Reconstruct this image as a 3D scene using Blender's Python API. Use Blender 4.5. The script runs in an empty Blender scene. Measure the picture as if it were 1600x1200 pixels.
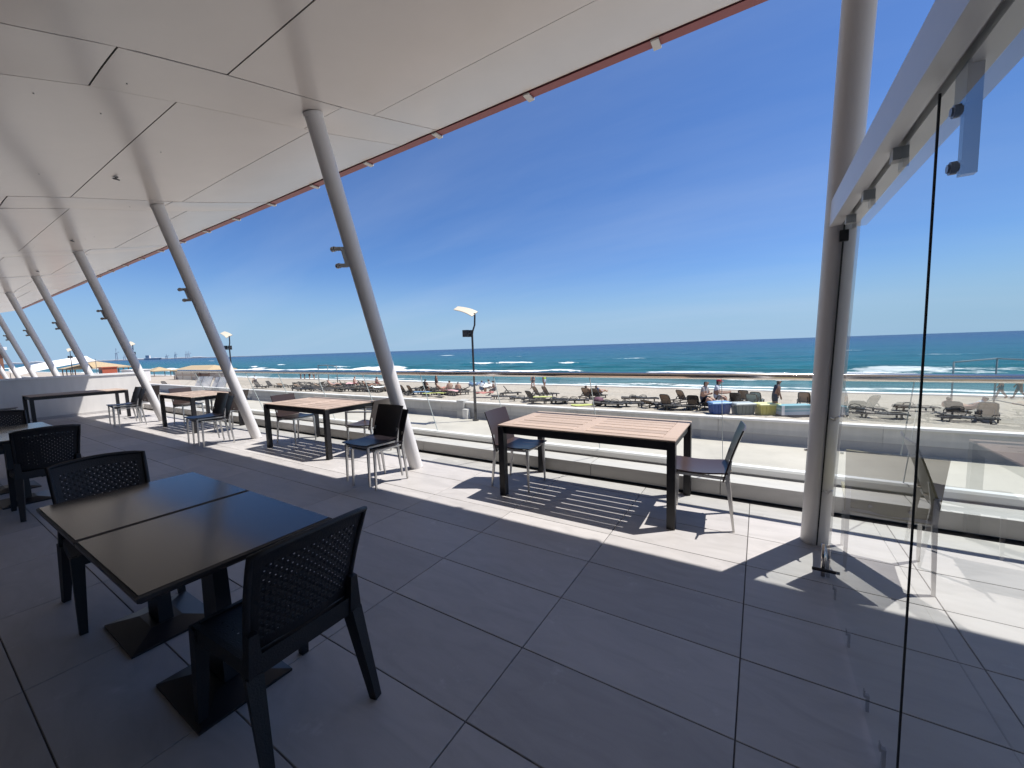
import bpy, bmesh, math, random
import numpy as np
from mathutils import Vector, Matrix, noise as mnoise
R = math.radians
PI = math.pi
random.seed(7)
scn = bpy.context.scene
COL = scn.collection
S = 1.53                                   # eye height in metres

# ------------------------------------------------------------------ camera
YAW, PITCH, ROLL, FPX = 0.561304815, 0.0924772517, -0.0330323987, 617.06
cy, sy = math.cos(YAW), math.sin(YAW)
fw = Vector((-sy, cy, 0)); rt = Vector((cy, sy, 0)); up = Vector((0, 0, 1))
cp, sp = math.cos(PITCH), math.sin(PITCH)
fw2 = fw*cp - up*sp; up2 = up*cp + fw*sp
cr, sr = math.cos(ROLL), math.sin(ROLL)
rt2 = rt*cr + up2*sr; up3 = up2*cr - rt*sr
cam_d = bpy.data.cameras.new('camera'); cam = bpy.data.objects.new('camera', cam_d); COL.objects.link(cam)
m = Matrix((rt2, up3, -fw2)).transposed().to_4x4(); m.translation = (0, 0, S)
cam.matrix_world = m
cam_d.sensor_width = 36; cam_d.lens = 36*FPX/1600
cam_d.clip_start = 0.05; cam_d.clip_end = 200000
scn.camera = cam

def at(px, py, z=0.0):
    """point on the level z seen along a viewing direction of the survey photo"""
    d = rt2*((px-800)/FPX) - up3*((py-600)/FPX) + fw2
    t = (z - S)/d.z
    return Vector((d.x*t, d.y*t, z))
def at_y(px, py, Y):
    d = rt2*((px-800)/FPX) - up3*((py-600)/FPX) + fw2
    t = Y/d.y
    return Vector((d.x*t, Y, S + d.z*t))

# ------------------------------------------------------------------ light
SUN = Vector((0.36, 0.31, 1.0)).normalized()
elev = math.asin(SUN.z); azim = math.atan2(SUN.x, SUN.y)
world = bpy.data.worlds.new('World'); scn.world = world; world.use_nodes = True
wn = world.node_tree.nodes; wl = world.node_tree.links
sky = wn.new('ShaderNodeTexSky'); sky.sky_type = 'NISHITA'; sky.sun_disc = False
sky.sun_elevation = elev; sky.sun_rotation = azim
sky.air_density = 1.0; sky.dust_density = 0.35; sky.ozone_density = 1.0; sky.altitude = 0
bg = wn['Background']; bg.inputs['Strength'].default_value = 0.0665
grade = wn.new('ShaderNodeMix'); grade.data_type = 'RGBA'; grade.blend_type = 'MULTIPLY'; grade.inputs[0].default_value = 1.0
wl.new(sky.outputs[0], grade.inputs[6]); grade.inputs[7].default_value = (.60, .88, 1.34, 1)
# pale haze towards the horizon and a few thin streaks of cirrus
tc = wn.new('ShaderNodeTexCoord'); sepw = wn.new('ShaderNodeSeparateXYZ'); wl.new(tc.outputs['Generated'], sepw.inputs[0])
hz = wn.new('ShaderNodeMapRange'); wl.new(sepw.outputs[2], hz.inputs[0]); hz.inputs[1].default_value = 0.0; hz.inputs[2].default_value = .20; hz.inputs[3].default_value = .92; hz.inputs[4].default_value = 0.0
hz.interpolation_type = 'SMOOTHSTEP'
hm = wn.new('ShaderNodeMix'); hm.data_type = 'RGBA'; wl.new(hz.outputs[0], hm.inputs[0]); wl.new(grade.outputs[2], hm.inputs[6]); hm.inputs[7].default_value = (3.75, 5.75, 8.0, 1)
dv = wn.new('ShaderNodeMath'); dv.operation = 'ADD'; wl.new(sepw.outputs[2], dv.inputs[0]); dv.inputs[1].default_value = .18
dx = wn.new('ShaderNodeMath'); dx.operation = 'DIVIDE'; wl.new(sepw.outputs[0], dx.inputs[0]); wl.new(dv.outputs[0], dx.inputs[1])
dy = wn.new('ShaderNodeMath'); dy.operation = 'DIVIDE'; wl.new(sepw.outputs[1], dy.inputs[0]); wl.new(dv.outputs[0], dy.inputs[1])
cv = wn.new('ShaderNodeCombineXYZ'); wl.new(dx.outputs[0], cv.inputs[0]); wl.new(dy.outputs[0], cv.inputs[1])
cmp_ = wn.new('ShaderNodeMapping'); cmp_.inputs['Rotation'].default_value = (0, 0, .9); cmp_.inputs['Scale'].default_value = (.35, 1.5, 1); wl.new(cv.outputs[0], cmp_.inputs[0])
cn = wn.new('ShaderNodeTexNoise'); cn.inputs['Scale'].default_value = .9; cn.inputs['Detail'].default_value = 7; cn.inputs['Roughness'].default_value = .55; wl.new(cmp_.outputs[0], cn.inputs['Vector'])
cr_ = wn.new('ShaderNodeMapRange'); wl.new(cn.outputs[0], cr_.inputs[0]); cr_.inputs[1].default_value = .46; cr_.inputs[2].default_value = .78; cr_.inputs[3].default_value = 0; cr_.inputs[4].default_value = .17
cl_ = wn.new('ShaderNodeMix'); cl_.data_type = 'RGBA'; wl.new(cr_.outputs[0], cl_.inputs[0]); wl.new(hm.outputs[2], cl_.inputs[6]); cl_.inputs[7].default_value = (6.2, 7.2, 9.0, 1)
wl.new(cl_.outputs[2], bg.inputs[0])
ld = bpy.data.lights.new('sun', 'SUN'); ld.energy = 5.0; ld.angle = R(0.53); ld.color = (1.0, 0.955, 0.9)
sun = bpy.data.objects.new('sun', ld); COL.objects.link(sun)
sun.rotation_euler = SUN.to_track_quat('Z', 'Y').to_euler(); sun.location = (5, 5, 20)
scn.view_settings.view_transform = 'Standard'; scn.view_settings.look = 'None'
scn.view_settings.gamma = 1; scn.view_settings.use_curve_mapping = False
scn.view_settings.exposure = 0.52
scn.cycles.max_bounces = 10; scn.cycles.transparent_max_bounces = 24
scn.cycles.diffuse_bounces = 4; scn.cycles.glossy_bounces = 5
scn.cycles.use_denoising = True
scn.cycles.caustics_reflective = False; scn.cycles.caustics_refractive = False
scn.cycles.sample_clamp_indirect = 6

# ------------------------------------------------------------------ materials
def mat(name, col, rough=0.5, metal=0.0, var=0.0, vscale=5.0, stretch=None, bump=0.0, bscale=40.0,
        rnd=0.0, spec=0.5, coat=0.0):
    M = bpy.data.materials.new(name); M.use_nodes = True
    n = M.node_tree.nodes; l = M.node_tree.links; b = n['Principled BSDF']
    b.inputs['Base Color'].default_value = (*col, 1); b.inputs['Roughness'].default_value = rough
    b.inputs['Metallic'].default_value = metal; b.inputs['Specular IOR Level'].default_value = spec
    if coat: b.inputs['Coat Weight'].default_value = coat; b.inputs['Coat Roughness'].default_value = .08
    geo = n.new('ShaderNodeTexCoord'); mp = n.new('ShaderNodeMapping')
    l.new(geo.outputs['Object'], mp.inputs[0])
    if stretch: mp.inputs['Scale'].default_value = stretch
    if var or rnd:
        fac = None
        hsv = n.new('ShaderNodeHueSaturation'); hsv.inputs['Color'].default_value = (*col, 1)
        add = n.new('ShaderNodeMath'); add.operation = 'ADD'; add.inputs[0].default_value = 0; add.inputs[1].default_value = 1
        if var:
            t = n.new('ShaderNodeTexNoise'); t.inputs['Scale'].default_value = vscale; t.inputs['Detail'].default_value = 6
            t.inputs['Roughness'].default_value = .65
            l.new(mp.outputs[0], t.inputs['Vector'])
            mr = n.new('ShaderNodeMapRange'); mr.inputs[1].default_value = .3; mr.inputs[2].default_value = .7
            mr.inputs[3].default_value = -var; mr.inputs[4].default_value = var
            l.new(t.outputs[0], mr.inputs[0]); l.new(mr.outputs[0], add.inputs[0])
        out = add.outputs[0]
        if rnd:
            oi = n.new('ShaderNodeObjectInfo'); mr2 = n.new('ShaderNodeMapRange')
            mr2.inputs[3].default_value = -rnd; mr2.inputs[4].default_value = rnd
            l.new(oi.outputs['Random'], mr2.inputs[0])
            a2 = n.new('ShaderNodeMath'); a2.operation = 'ADD'; l.new(out, a2.inputs[0]); l.new(mr2.outputs[0], a2.inputs[1])
            out = a2.outputs[0]
        l.new(out, hsv.inputs['Value']); l.new(hsv.outputs[0], b.inputs['Base Color'])
    if bump:
        t2 = n.new('ShaderNodeTexNoise'); t2.inputs['Scale'].default_value = bscale; t2.inputs['Detail'].default_value = 4
        l.new(mp.outputs[0], t2.inputs['Vector'])
        bp = n.new('ShaderNodeBump'); bp.inputs['Strength'].default_value = bump; bp.inputs['Distance'].default_value = .01
        l.new(t2.outputs[0], bp.inputs['Height']); l.new(bp.outputs[0], b.inputs['Normal'])
    return M

def tile_mat():
    M = bpy.data.materials.new('porcelain_tile'); M.use_nodes = True
    n = M.node_tree.nodes; l = M.node_tree.links; b = n['Principled BSDF']
    g = n.new('ShaderNodeNewGeometry'); oi = n.new('ShaderNodeObjectInfo')
    mul = n.new('ShaderNodeVectorMath'); mul.operation = 'SCALE'; mul.inputs[0].default_value = (37, 51, 11)
    l.new(oi.outputs['Random'], mul.inputs['Scale'])
    add = n.new('ShaderNodeVectorMath'); l.new(g.outputs['Position'], add.inputs[0]); l.new(mul.outputs[0], add.inputs[1])
    mp = n.new('ShaderNodeMapping'); mp.inputs['Scale'].default_value = (1.0, 3.2, 1.0); mp.inputs['Rotation'].default_value = (0, 0, .35)
    l.new(add.outputs[0], mp.inputs[0])
    t = n.new('ShaderNodeTexNoise'); t.inputs['Scale'].default_value = 2.2; t.inputs['Detail'].default_value = 8; t.inputs['Roughness'].default_value = .62
    t.inputs['Distortion'].default_value = 1.2
    l.new(mp.outputs[0], t.inputs['Vector'])
    r = n.new('ShaderNodeValToRGB'); e = r.color_ramp.elements
    e[0].position = .3; e[0].color = (.365, .350, .340, 1); e[1].position = .72; e[1].color = (.445, .428, .42, 1)
    x = r.color_ramp.elements.new(.5); x.color = (.41, .393, .384, 1)
    l.new(t.outputs[0], r.inputs[0])
    # dusty pale smudges
    t2 = n.new('ShaderNodeTexNoise'); t2.inputs['Scale'].default_value = 5.5; t2.inputs['Detail'].default_value = 9; t2.inputs['Roughness'].default_value = .7
    l.new(g.outputs['Position'], t2.inputs['Vector'])
    mr = n.new('ShaderNodeMapRange'); mr.inputs[1].default_value = .61; mr.inputs[2].default_value = .78; mr.inputs[3].default_value = 0; mr.inputs[4].default_value = .75
    l.new(t2.outputs[0], mr.inputs[0])
    mx = n.new('ShaderNodeMix'); mx.data_type = 'RGBA'; l.new(mr.outputs[0], mx.inputs[0]); l.new(r.outputs[0], mx.inputs[6]); mx.inputs[7].default_value = (.60, .59, .585, 1)
    hsv = n.new('ShaderNodeHueSaturation'); l.new(mx.outputs[2], hsv.inputs['Color'])
    m2 = n.new('ShaderNodeMapRange'); m2.inputs[3].default_value = .92; m2.inputs[4].default_value = 1.07; l.new(oi.outputs['Random'], m2.inputs[0]); l.new(m2.outputs[0], hsv.inputs['Value'])
    l.new(hsv.outputs[0], b.inputs['Base Color'])
    m3 = n.new('ShaderNodeMapRange'); m3.inputs[3].default_value = .42; m3.inputs[4].default_value = .6; l.new(t.outputs[0], m3.inputs[0]); l.new(m3.outputs[0], b.inputs['Roughness'])
    bp = n.new('ShaderNodeBump'); bp.inputs['Strength'].default_value = .12; bp.inputs['Distance'].default_value = .004
    l.new(t2.outputs[0], bp.inputs['Height']); l.new(bp.outputs[0], b.inputs['Normal'])
    return M

def glass_mat(name, tint=(.93, .965, .95), boost=1.0):
    M = bpy.data.materials.new(name); M.use_nodes = True
    n = M.node_tree.nodes; l = M.node_tree.links; n.remove(n['Principled BSDF'])
    out = n['Material Output']
    g = n.new('ShaderNodeNewGeometry'); dt = n.new('ShaderNodeVectorMath'); dt.operation = 'DOT_PRODUCT'
    l.new(g.outputs['Normal'], dt.inputs[0]); l.new(g.outputs['Incoming'], dt.inputs[1])
    ab = n.new('ShaderNodeMath'); ab.operation = 'ABSOLUTE'; l.new(dt.outputs['Value'], ab.inputs[0])
    on = n.new('ShaderNodeMath'); on.operation = 'SUBTRACT'; on.inputs[0].default_value = 1; l.new(ab.outputs[0], on.inputs[1])
    pw = n.new('ShaderNodeMath'); pw.operation = 'POWER'; l.new(on.outputs[0], pw.inputs[0]); pw.inputs[1].default_value = 5
    ma = n.new('ShaderNodeMath'); ma.operation = 'MULTIPLY_ADD'; l.new(pw.outputs[0], ma.inputs[0]); ma.inputs[1].default_value = .9; ma.inputs[2].default_value = .045*boost
    tr = n.new('ShaderNodeBsdfTransparent'); tr.inputs[0].default_value = (*tint, 1)
    gl = n.new('ShaderNodeBsdfGlossy'); gl.inputs['Roughness'].default_value = 0.0; gl.inputs[0].default_value = (1, 1, 1, 1)
    mx = n.new('ShaderNodeMixShader'); l.new(ma.outputs[0], mx.inputs[0]); l.new(tr.outputs[0], mx.inputs[1]); l.new(gl.outputs[0], mx.inputs[2])
    l.new(mx.outputs[0], out.inputs[0])
    return M

M_tile = tile_mat(); M_tile.node_tree.nodes['Principled BSDF'].inputs['Specular IOR Level'].default_value = .3
M_grout = mat('grout', (.12, .115, .115), .9)
M_soffit = mat('white_cladding', (.64, .585, .55), .22, var=.03, vscale=1.2, bump=.03, bscale=1.5)
M_soffit.node_tree.nodes['Principled BSDF'].inputs['Specular IOR Level'].default_value = .6
M_joint = mat('dark_joint', (.03, .03, .03), .8)
M_paint = mat('column_paint', (.72, .70, .69), .33, var=.03, vscale=3)
M_bracket = mat('bracket_grey', (.5, .5, .49), .45)
M_red = mat('red_fascia', (.21, .055, .06), .5)
M_clip = mat('white_clip', (.5, .49, .48), .5)
M_frame = mat('dark_steel', (.011, .010, .012), .42, var=.1, vscale=20)
M_wood = mat('teak', (.385, .295, .235), .55, var=.16, vscale=6, stretch=(1, 14, 14), rnd=.12, bump=.1, bscale=30)
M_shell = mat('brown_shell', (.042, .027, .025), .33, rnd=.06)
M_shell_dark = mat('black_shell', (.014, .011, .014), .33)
M_olive = mat('olive_shell', (.30, .27, .15), .4)
M_alu = mat('aluminium', (.60, .59, .57), .36, .85, var=.04, vscale=30)
M_steel = mat('stainless', (.64, .585, .53), .16, 1.0)
M_wick = mat('black_resin', (.0075, .0075, .0105), .5, bump=.25, bscale=160)
M_ttop = mat('laminate_top', (.031, .0285, .028), .15, var=.12, vscale=4, stretch=(1, 6, 1), spec=.6)
M_tedge = mat('laminate_edge', (.03, .028, .03), .35)
M_iron = mat('cast_iron', (.013, .013, .016), .38)
M_stone = mat('ledge_stone', (.47, .455, .44), .55, var=.07, vscale=4, stretch=(1, 3, 3), rnd=.04)
M_white = mat('white_render', (.68, .66, .63), .8, var=.10, vscale=1.6, stretch=(1.6, 1.6, .25), bump=.15, bscale=60)
M_base = mat('white_aluminium', (.80, .80, .79), .4)
M_glass = glass_mat('glass')
M_door = glass_mat('door_glass', (.865, .91, .90), 2.6)
M_gedge = mat('glass_edge', (.02, .05, .045), .2)
M_prom = mat('promenade_concrete', (.41, .38, .33), .9, var=.14, vscale=.5, bump=.2, bscale=30)
M_wallc = mat('wall_concrete', (.45, .44, .42), .85, var=.13, vscale=1.3, stretch=(1.8, 1, .3), bump=.3, bscale=25, rnd=.05)
M_lamp = mat('lamp_pole', (.02, .02, .023), .45)
M_lhead = mat('lamp_head', (.62, .55, .42), .5)
M_lframe = mat('lounger_resin', (.026, .025, .023), .5, rnd=.25)
M_tan = mat('tan_mesh', (.24, .165, .11), .7, rnd=.15)
M_dmesh = mat('dark_mesh', (.06, .052, .046), .7, rnd=.2)
M_teal = mat('teal_mesh', (.23, .33, .34), .7)
M_tow = {k: mat('towel_'+k, c, .95, var=.12, vscale=9) for k, c in dict(blue=(.16, .27, .42), yellow=(.44, .47, .15), white=(.75, .75, .72), red=(.40, .16, .14), pink=(.6, .35, .36)).items()}
M_blue = mat('blue_plastic', (.05, .11, .33), .35); M_blue2 = mat('light_blue_lid', (.22, .40, .68), .35)
M_gree = mat('grey_green_plastic', (.13, .16, .15), .4); M_gree2 = mat('pale_lid', (.42, .45, .44), .4)
M_yell = mat('yellow_plastic', (.50, .46, .09), .35); M_yell2 = mat('pale_yellow_lid', (.74, .72, .30), .35)
M_thatch = mat('thatch', (.40, .31, .19), .95, var=.25, vscale=8, stretch=(1, 1, 6), bump=.8, bscale=25)
M_canvas = mat('canvas', (.78, .76, .73), .8)
M_brick = mat('brown_cladding', (.22, .10, .06), .8, var=.15, vscale=3)
M_orange = mat('orange_box', (.42, .10, .05), .6)
M_pole = mat('grey_post', (.16, .17, .18), .5)
M_far = mat('hazed_land', (.30, .33, .36), .95, var=.2, vscale=.02)  # pale blue grey holds the distance haze in the land's colour
M_crane = mat('hazed_steel', (.42, .45, .50), .7)  # steel kept pale, the haze over the port is in its colour
M_ship = mat('ship_white', (.6, .6, .6), .6)
M_dark = mat('facade_dark', (.03, .03, .034), .5)
SK = [mat('skin_a', (.40, .23, .16), .6), mat('skin_b', (.28, .15, .10), .6), mat('skin_c', (.50, .30, .23), .6)]
CL = {k: mat('cloth_'+k, c, .9) for k, c in dict(navy=(.03, .035, .06), grey=(.33, .30, .29), white=(.62, .64, .68), black=(.02, .02, .022), lime=(.40, .62, .10), red=(.45, .03, .06), dark=(.06, .06, .08), tan=(.35, .24, .17), blue=(.08, .15, .3)).items()}
M_hair = mat('dark_hair', (.02, .015, .012), .6)
M_hair2 = mat('grey_hair', (.32, .30, .28), .7)

# ------------------------------------------------------------------ builders
class MB:
    def __init__(self): self.v = []; self.f = []; self.mi = []; self.cur = 0
    def add(self, vs, fs):
        o = len(self.v); self.v += [tuple(p) for p in vs]
        for f in fs: self.f.append(tuple(i+o for i in f)); self.mi.append(self.cur)
    def box(self, a, b):
        x0, y0, z0 = a; x1, y1, z1 = b
        self.add([(x0,y0,z0),(x1,y0,z0),(x1,y1,z0),(x0,y1,z0),(x0,y0,z1),(x1,y0,z1),(x1,y1,z1),(x0,y1,z1)],
                 [(0,3,2,1),(4,5,6,7),(0,1,5,4),(1,2,6,5),(2,3,7,6),(3,0,4,7)])
    def cbox(self, c, s): self.box([c[i]-s[i]/2 for i in range(3)], [c[i]+s[i]/2 for i in range(3)])
    def chamfer(self, a, b, c):
        """box with chamfered top edges"""
        x0,y0,z0 = a; x1,y1,z1 = b
        self.add([(x0,y0,z0),(x1,y0,z0),(x1,y1,z0),(x0,y1,z0),(x0,y0,z1-c),(x1,y0,z1-c),(x1,y1,z1-c),(x0,y1,z1-c),
                  (x0+c,y0+c,z1),(x1-c,y0+c,z1),(x1-c,y1-c,z1),(x0+c,y1-c,z1)],
                 [(0,3,2,1),(8,9,10,11),(0,1,5,4),(1,2,6,5),(2,3,7,6),(3,0,4,7),(4,5,9,8),(5,6,10,9),(6,7,11,10),(7,4,8,11)])
    def bar(self, p, q, w, d=None, w2=None, d2=None, upv=(0,0,1)):
        """rectangular bar from p to q, tapering"""
        p = Vector(p); q = Vector(q); d = d or w; w2 = w2 or w; d2 = d2 or d
        t = (q-p).normalized(); u = Vector(upv)
        if abs(t.dot(u)) > .98: u = Vector((1,0,0))
        a = t.cross(u).normalized(); b = a.cross(t).normalized()
        vs = [p+a*sx*w/2+b*sy_*d/2 for sx, sy_ in ((-1,-1),(1,-1),(1,1),(-1,1))] + [q+a*sx*w2/2+b*sy_*d2/2 for sx, sy_ in ((-1,-1),(1,-1),(1,1),(-1,1))]
        self.add(vs, [(0,3,2,1),(4,5,6,7),(0,1,5,4),(1,2,6,5),(2,3,7,6),(3,0,4,7)])
    def tube(self, pts, r, n=10, closed=False, r2=None):
        pts = [Vector(p) for p in pts]; rings = []
        for i, p in enumerate(pts):
            t = ((pts[min(i+1, len(pts)-1)]-pts[max(i-1, 0)])).normalized()
            u = Vector((0,0,1)) if abs(t.z) < .95 else Vector((1,0,0))
            a = t.cross(u).normalized(); b = a.cross(t).normalized()
            rr = r if r2 is None else r + (r2-r)*i/(len(pts)-1)
            rings.append([p+a*rr*math.cos(2*PI*k/n)+b*rr*math.sin(2*PI*k/n) for k in range(n)])
        vs = [q for g in rings for q in g]; fs = []
        for i in range(len(pts)-1):
            for k in range(n):
                fs.append((i*n+k, i*n+(k+1)%n, (i+1)*n+(k+1)%n, (i+1)*n+k))
        fs.append(tuple(range(n-1, -1, -1))); fs.append(tuple(range((len(pts)-1)*n, len(pts)*n)))
        self.add(vs, fs)
    def sheet(self, fn, nu, nv, th=None):
        """fn(u,v)->Vector; a sheet (two sided thickness th along z of fn normal if given)"""
        P = [[Vector(fn(i/nu, j/nv)) for j in range(nv+1)] for i in range(nu+1)]
        if th is None:
            self.add([p for r_ in P for p in r_], [(i*(nv+1)+j, (i+1)*(nv+1)+j, (i+1)*(nv+1)+j+1, i*(nv+1)+j+1) for i in range(nu) for j in range(nv)])
            return
        N = [[None]*(nv+1) for _ in range(nu+1)]
        for i in range(nu+1):
            for j in range(nv+1):
                a = P[min(i+1,nu)][j]-P[max(i-1,0)][j]; b = P[i][min(j+1,nv)]-P[i][max(j-1,0)]
                N[i][j] = a.cross(b).normalized()
        top = [P[i][j]+N[i][j]*th/2 for i in range(nu+1) for j in range(nv+1)]
        bot = [P[i][j]-N[i][j]*th/2 for i in range(nu+1) for j in range(nv+1)]
        k = (nu+1)*(nv+1); ix = lambda i, j: i*(nv+1)+j
        fs = []
        for i in range(nu):
            for j in range(nv):
                q = (ix(i,j), ix(i+1,j), ix(i+1,j+1), ix(i,j+1)); fs.append(q); fs.append(tuple(x+k for x in reversed(q)))
        for i in range(nu):
            for j, s in ((0,1),(nv,-1)):
                q = (ix(i,j), ix(i,j)+k, ix(i+1,j)+k, ix(i+1,j)); fs.append(q if s > 0 else q[::-1])
        for j in range(nv):
            for i, s in ((0,-1),(nu,1)):
                q = (ix(i,j), ix(i,j)+k, ix(i,j+1)+k, ix(i,j+1)); fs.append(q if s > 0 else q[::-1])
        self.add(top+bot, fs)
    def mesh(self, name, mats, smooth=False):
        me = bpy.data.meshes.new(name); me.from_pydata(self.v, [], self.f); me.update()
        for mm in (mats if isinstance(mats, (list, tuple)) else [mats]): me.materials.append(mm)
        if max(self.mi, default=0): me.polygons.foreach_set('material_index', self.mi)
        if smooth: me.polygons.foreach_set('use_smooth', [True]*len(me.polygons))
        return me
    def build(self, name, mats, parent=None, smooth=False, loc=None):
        return obj(name, self.mesh(name, mats, smooth), parent, loc)

def obj(name, me, parent=None, loc=None, rz=0):
    o = bpy.data.objects.new(name, me); COL.objects.link(o)
    if parent: o.parent = parent
    if loc is not None: o.location = loc
    if rz: o.rotation_euler.z = rz
    return o
def autosmooth(o, ang=40):
    me = o.data
    me.polygons.foreach_set('use_smooth', [True]*len(me.polygons))
    bm = bmesh.new(); bm.from_mesh(me)
    for e in bm.edges:
        if len(e.link_faces) == 2 and e.calc_face_angle(0) > R(ang): e.smooth = False
    bm.to_mesh(me); bm.free()
    return o
def tag(o, label=None, cat=None, group=None, kind=None):
    for k, v in (('label', label), ('category', cat), ('group', group), ('kind', kind)):
        if v: o[k] = v
    return o
def thing(name, label, cat, loc=(0,0,0), rz=0, group=None):
    o = bpy.data.objects.new(name, None); COL.objects.link(o); o.location = loc; o.rotation_euler = (0,0,rz)
    o.empty_display_size = .1
    return tag(o, label, cat, group)
KIDS = {}
def kids(o): return [c for c in bpy.data.objects if c.parent == o] if o.name not in KIDS else KIDS[o.name]
def dup(o, loc=None, rz=None, label=None, group=None, parent=None, swap=None):
    c = o.copy(); COL.objects.link(c)
    if parent is not None: c.parent = parent
    if loc is not None: c.location = loc
    if rz is not None: c.rotation_euler = (0, 0, rz)
    if label: c['label'] = label
    if group: c['group'] = group
    src = kids(o); KIDS[o.name] = src
    for ch in src:
        d = dup(ch, parent=c, swap=swap)
        if swap and d.type == 'MESH' and d.data.name in swap: d.data = swap[d.data.name]
    return c

# ================================================================== GROUND, SEA
def sand_z(Y): return -1.76 - .0493*max(0, Y-14.5) - .0
PROM = -1.67
SEA = -3.2
WALL_Y = 14.3

# floor base + tiles ------------------------------------------------
TX, TY = .62*S, .3032*S
X0, Y0 = -.032*S, 1.6535*S
EDGE = 2.742*S                                     # where the tiles stop short of the ledge
b = MB(); b.box((-16.45, -6, -.30), (9, EDGE+.12, -.010))
floor = tag(b.build('floor', M_grout), kind='structure')
gap = .0055
mb = MB(); mb.chamfer((-TX/2+gap/2, -TY/2+gap/2, -.012), (TX/2-gap/2, TY/2-gap/2, 0), .0018)
tile_me = mb.mesh('tile', M_tile)
for k in range(-18, 5):
    for j in range(-7, 4):
        x = X0 + (k+.5)*TX; y = Y0 + (j+.5)*TY
        if x + TX/2 < -16.4 and True: continue
        y1 = Y0 + (j+1)*TY
        if y1 > EDGE:
            mb = MB(); mb.chamfer((-TX/2+gap/2, -TY/2+gap/2, -.012), (TX/2-gap/2, EDGE-y, 0), .0018)
            if 'tile_cut' not in bpy.data.meshes: cut = mb.mesh('tile_cut', M_tile)
            me = bpy.data.meshes['tile_cut']
        else: me = tile_me
        o = obj('tile', me, floor, (x, y, random.uniform(-.0006, .0004)))
        o.rotation_euler = (random.uniform(-.0012, .0012), random.uniform(-.0008, .0008), 0)
# wide screed to the sides that the tiles do not reach
b = MB(); b.box((-16.4, -6, -.010), (9, Y0-7*TY-.004, -.002)); b.build('paving', M_tile, floor)
b = MB(); b.box((X0+5*TX+.004, Y0-7*TY, -.010), (9, EDGE, -.001)); b.build('paving', M_tile, floor)

# promenade and sand -------------------------------------------------
b = MB(); b.box((-900, 4.9, PROM-.3), (80, WALL_Y, PROM))
tag(b.build('promenade', M_prom), kind='structure')

def sand_mat():
    M = mat('beach_sand', (.60, .52, .42), .95)
    n = M.node_tree.nodes; l = M.node_tree.links; bs = n['Principled BSDF']
    g = n.new('ShaderNodeNewGeometry'); sep = n.new('ShaderNodeSeparateXYZ'); l.new(g.outputs['Position'], sep.inputs[0])
    t = n.new('ShaderNodeTexNoise'); t.inputs['Scale'].default_value = .9; t.inputs['Detail'].default_value = 8; t.inputs['Roughness'].default_value = .7
    l.new(g.outputs['Position'], t.inputs['Vector'])
    r = n.new('ShaderNodeValToRGB'); r.color_ramp.elements[0].position = .3; r.color_ramp.elements[0].color = (.33, .288, .235, 1)
    r.color_ramp.elements[1].position = .7; r.color_ramp.elements[1].color = (.43, .38, .32, 1); l.new(t.outputs[0], r.inputs[0])
    t3 = n.new('ShaderNodeTexNoise'); t3.inputs['Scale'].default_value = .15; l.new(g.outputs['Position'], t3.inputs['Vector'])
    ad = n.new('ShaderNodeMath'); ad.operation = 'MULTIPLY_ADD'; l.new(t3.outputs[0], ad.inputs[0]); ad.inputs[1].default_value = 3.0; l.new(sep.outputs[1], ad.inputs[2])
    wet = n.new('ShaderNodeMapRange'); l.new(ad.outputs[0], wet.inputs[0]); wet.inputs[1].default_value = 41.8; wet.inputs[2].default_value = 43.2
    mx = n.new('ShaderNodeMix'); mx.data_type = 'RGBA'; l.new(wet.outputs[0], mx.inputs[0]); l.new(r.outputs[0], mx.inputs[6]); mx.inputs[7].default_value = (.215, .175, .135, 1)
    l.new(mx.outputs[2], bs.inputs['Base Color'])
    mr = n.new('ShaderNodeMapRange'); l.new(wet.outputs[0], mr.inputs[0]); mr.inputs[3].default_value = .95; mr.inputs[4].default_value = .45; l.new(mr.outputs[0], bs.inputs['Roughness'])
    t2 = n.new('ShaderNodeTexNoise'); t2.inputs['Scale'].default_value = 5; t2.inputs['Detail'].default_value = 6; l.new(g.outputs['Position'], t2.inputs['Vector'])
    bp = n.new('ShaderNodeBump'); bp.inputs['Strength'].default_value = 1.0; bp.inputs['Distance'].default_value = .14
    l.new(t2.outputs[0], bp.inputs['Height']); l.new(bp.outputs[0], bs.inputs['Normal'])
    return M
def grid_mesh(name, XX, YY, ZZ, material, attr=None):
    ny, nx = XX.shape
    co = np.stack([XX, YY, ZZ], -1).reshape(-1, 3).astype(np.float32)
    i = np.arange(ny-1)[:, None]*nx + np.arange(nx-1)[None, :]
    q = np.stack([i, i+1, i+nx+1, i+nx], -1).reshape(-1, 4)
    me = bpy.data.meshes.new(name); me.vertices.add(len(co)); me.vertices.foreach_set('co', co.ravel())
    me.loops.add(q.size); me.loops.foreach_set('vertex_index', q.ravel().astype(np.int32))
    me.polygons.add(len(q)); me.polygons.foreach_set('loop_start', (np.arange(len(q))*4).astype(np.int32))
    me.polygons.foreach_set('use_smooth', np.ones(len(q), bool))
    me.update(calc_edges=True); me.materials.append(material)
    if attr is not None:
        a = me.attributes.new('foam', 'FLOAT', 'POINT'); a.data.foreach_set('value', attr.ravel().astype(np.float32))
    me.validate()
    return me
rng = np.random.default_rng(3)
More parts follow.
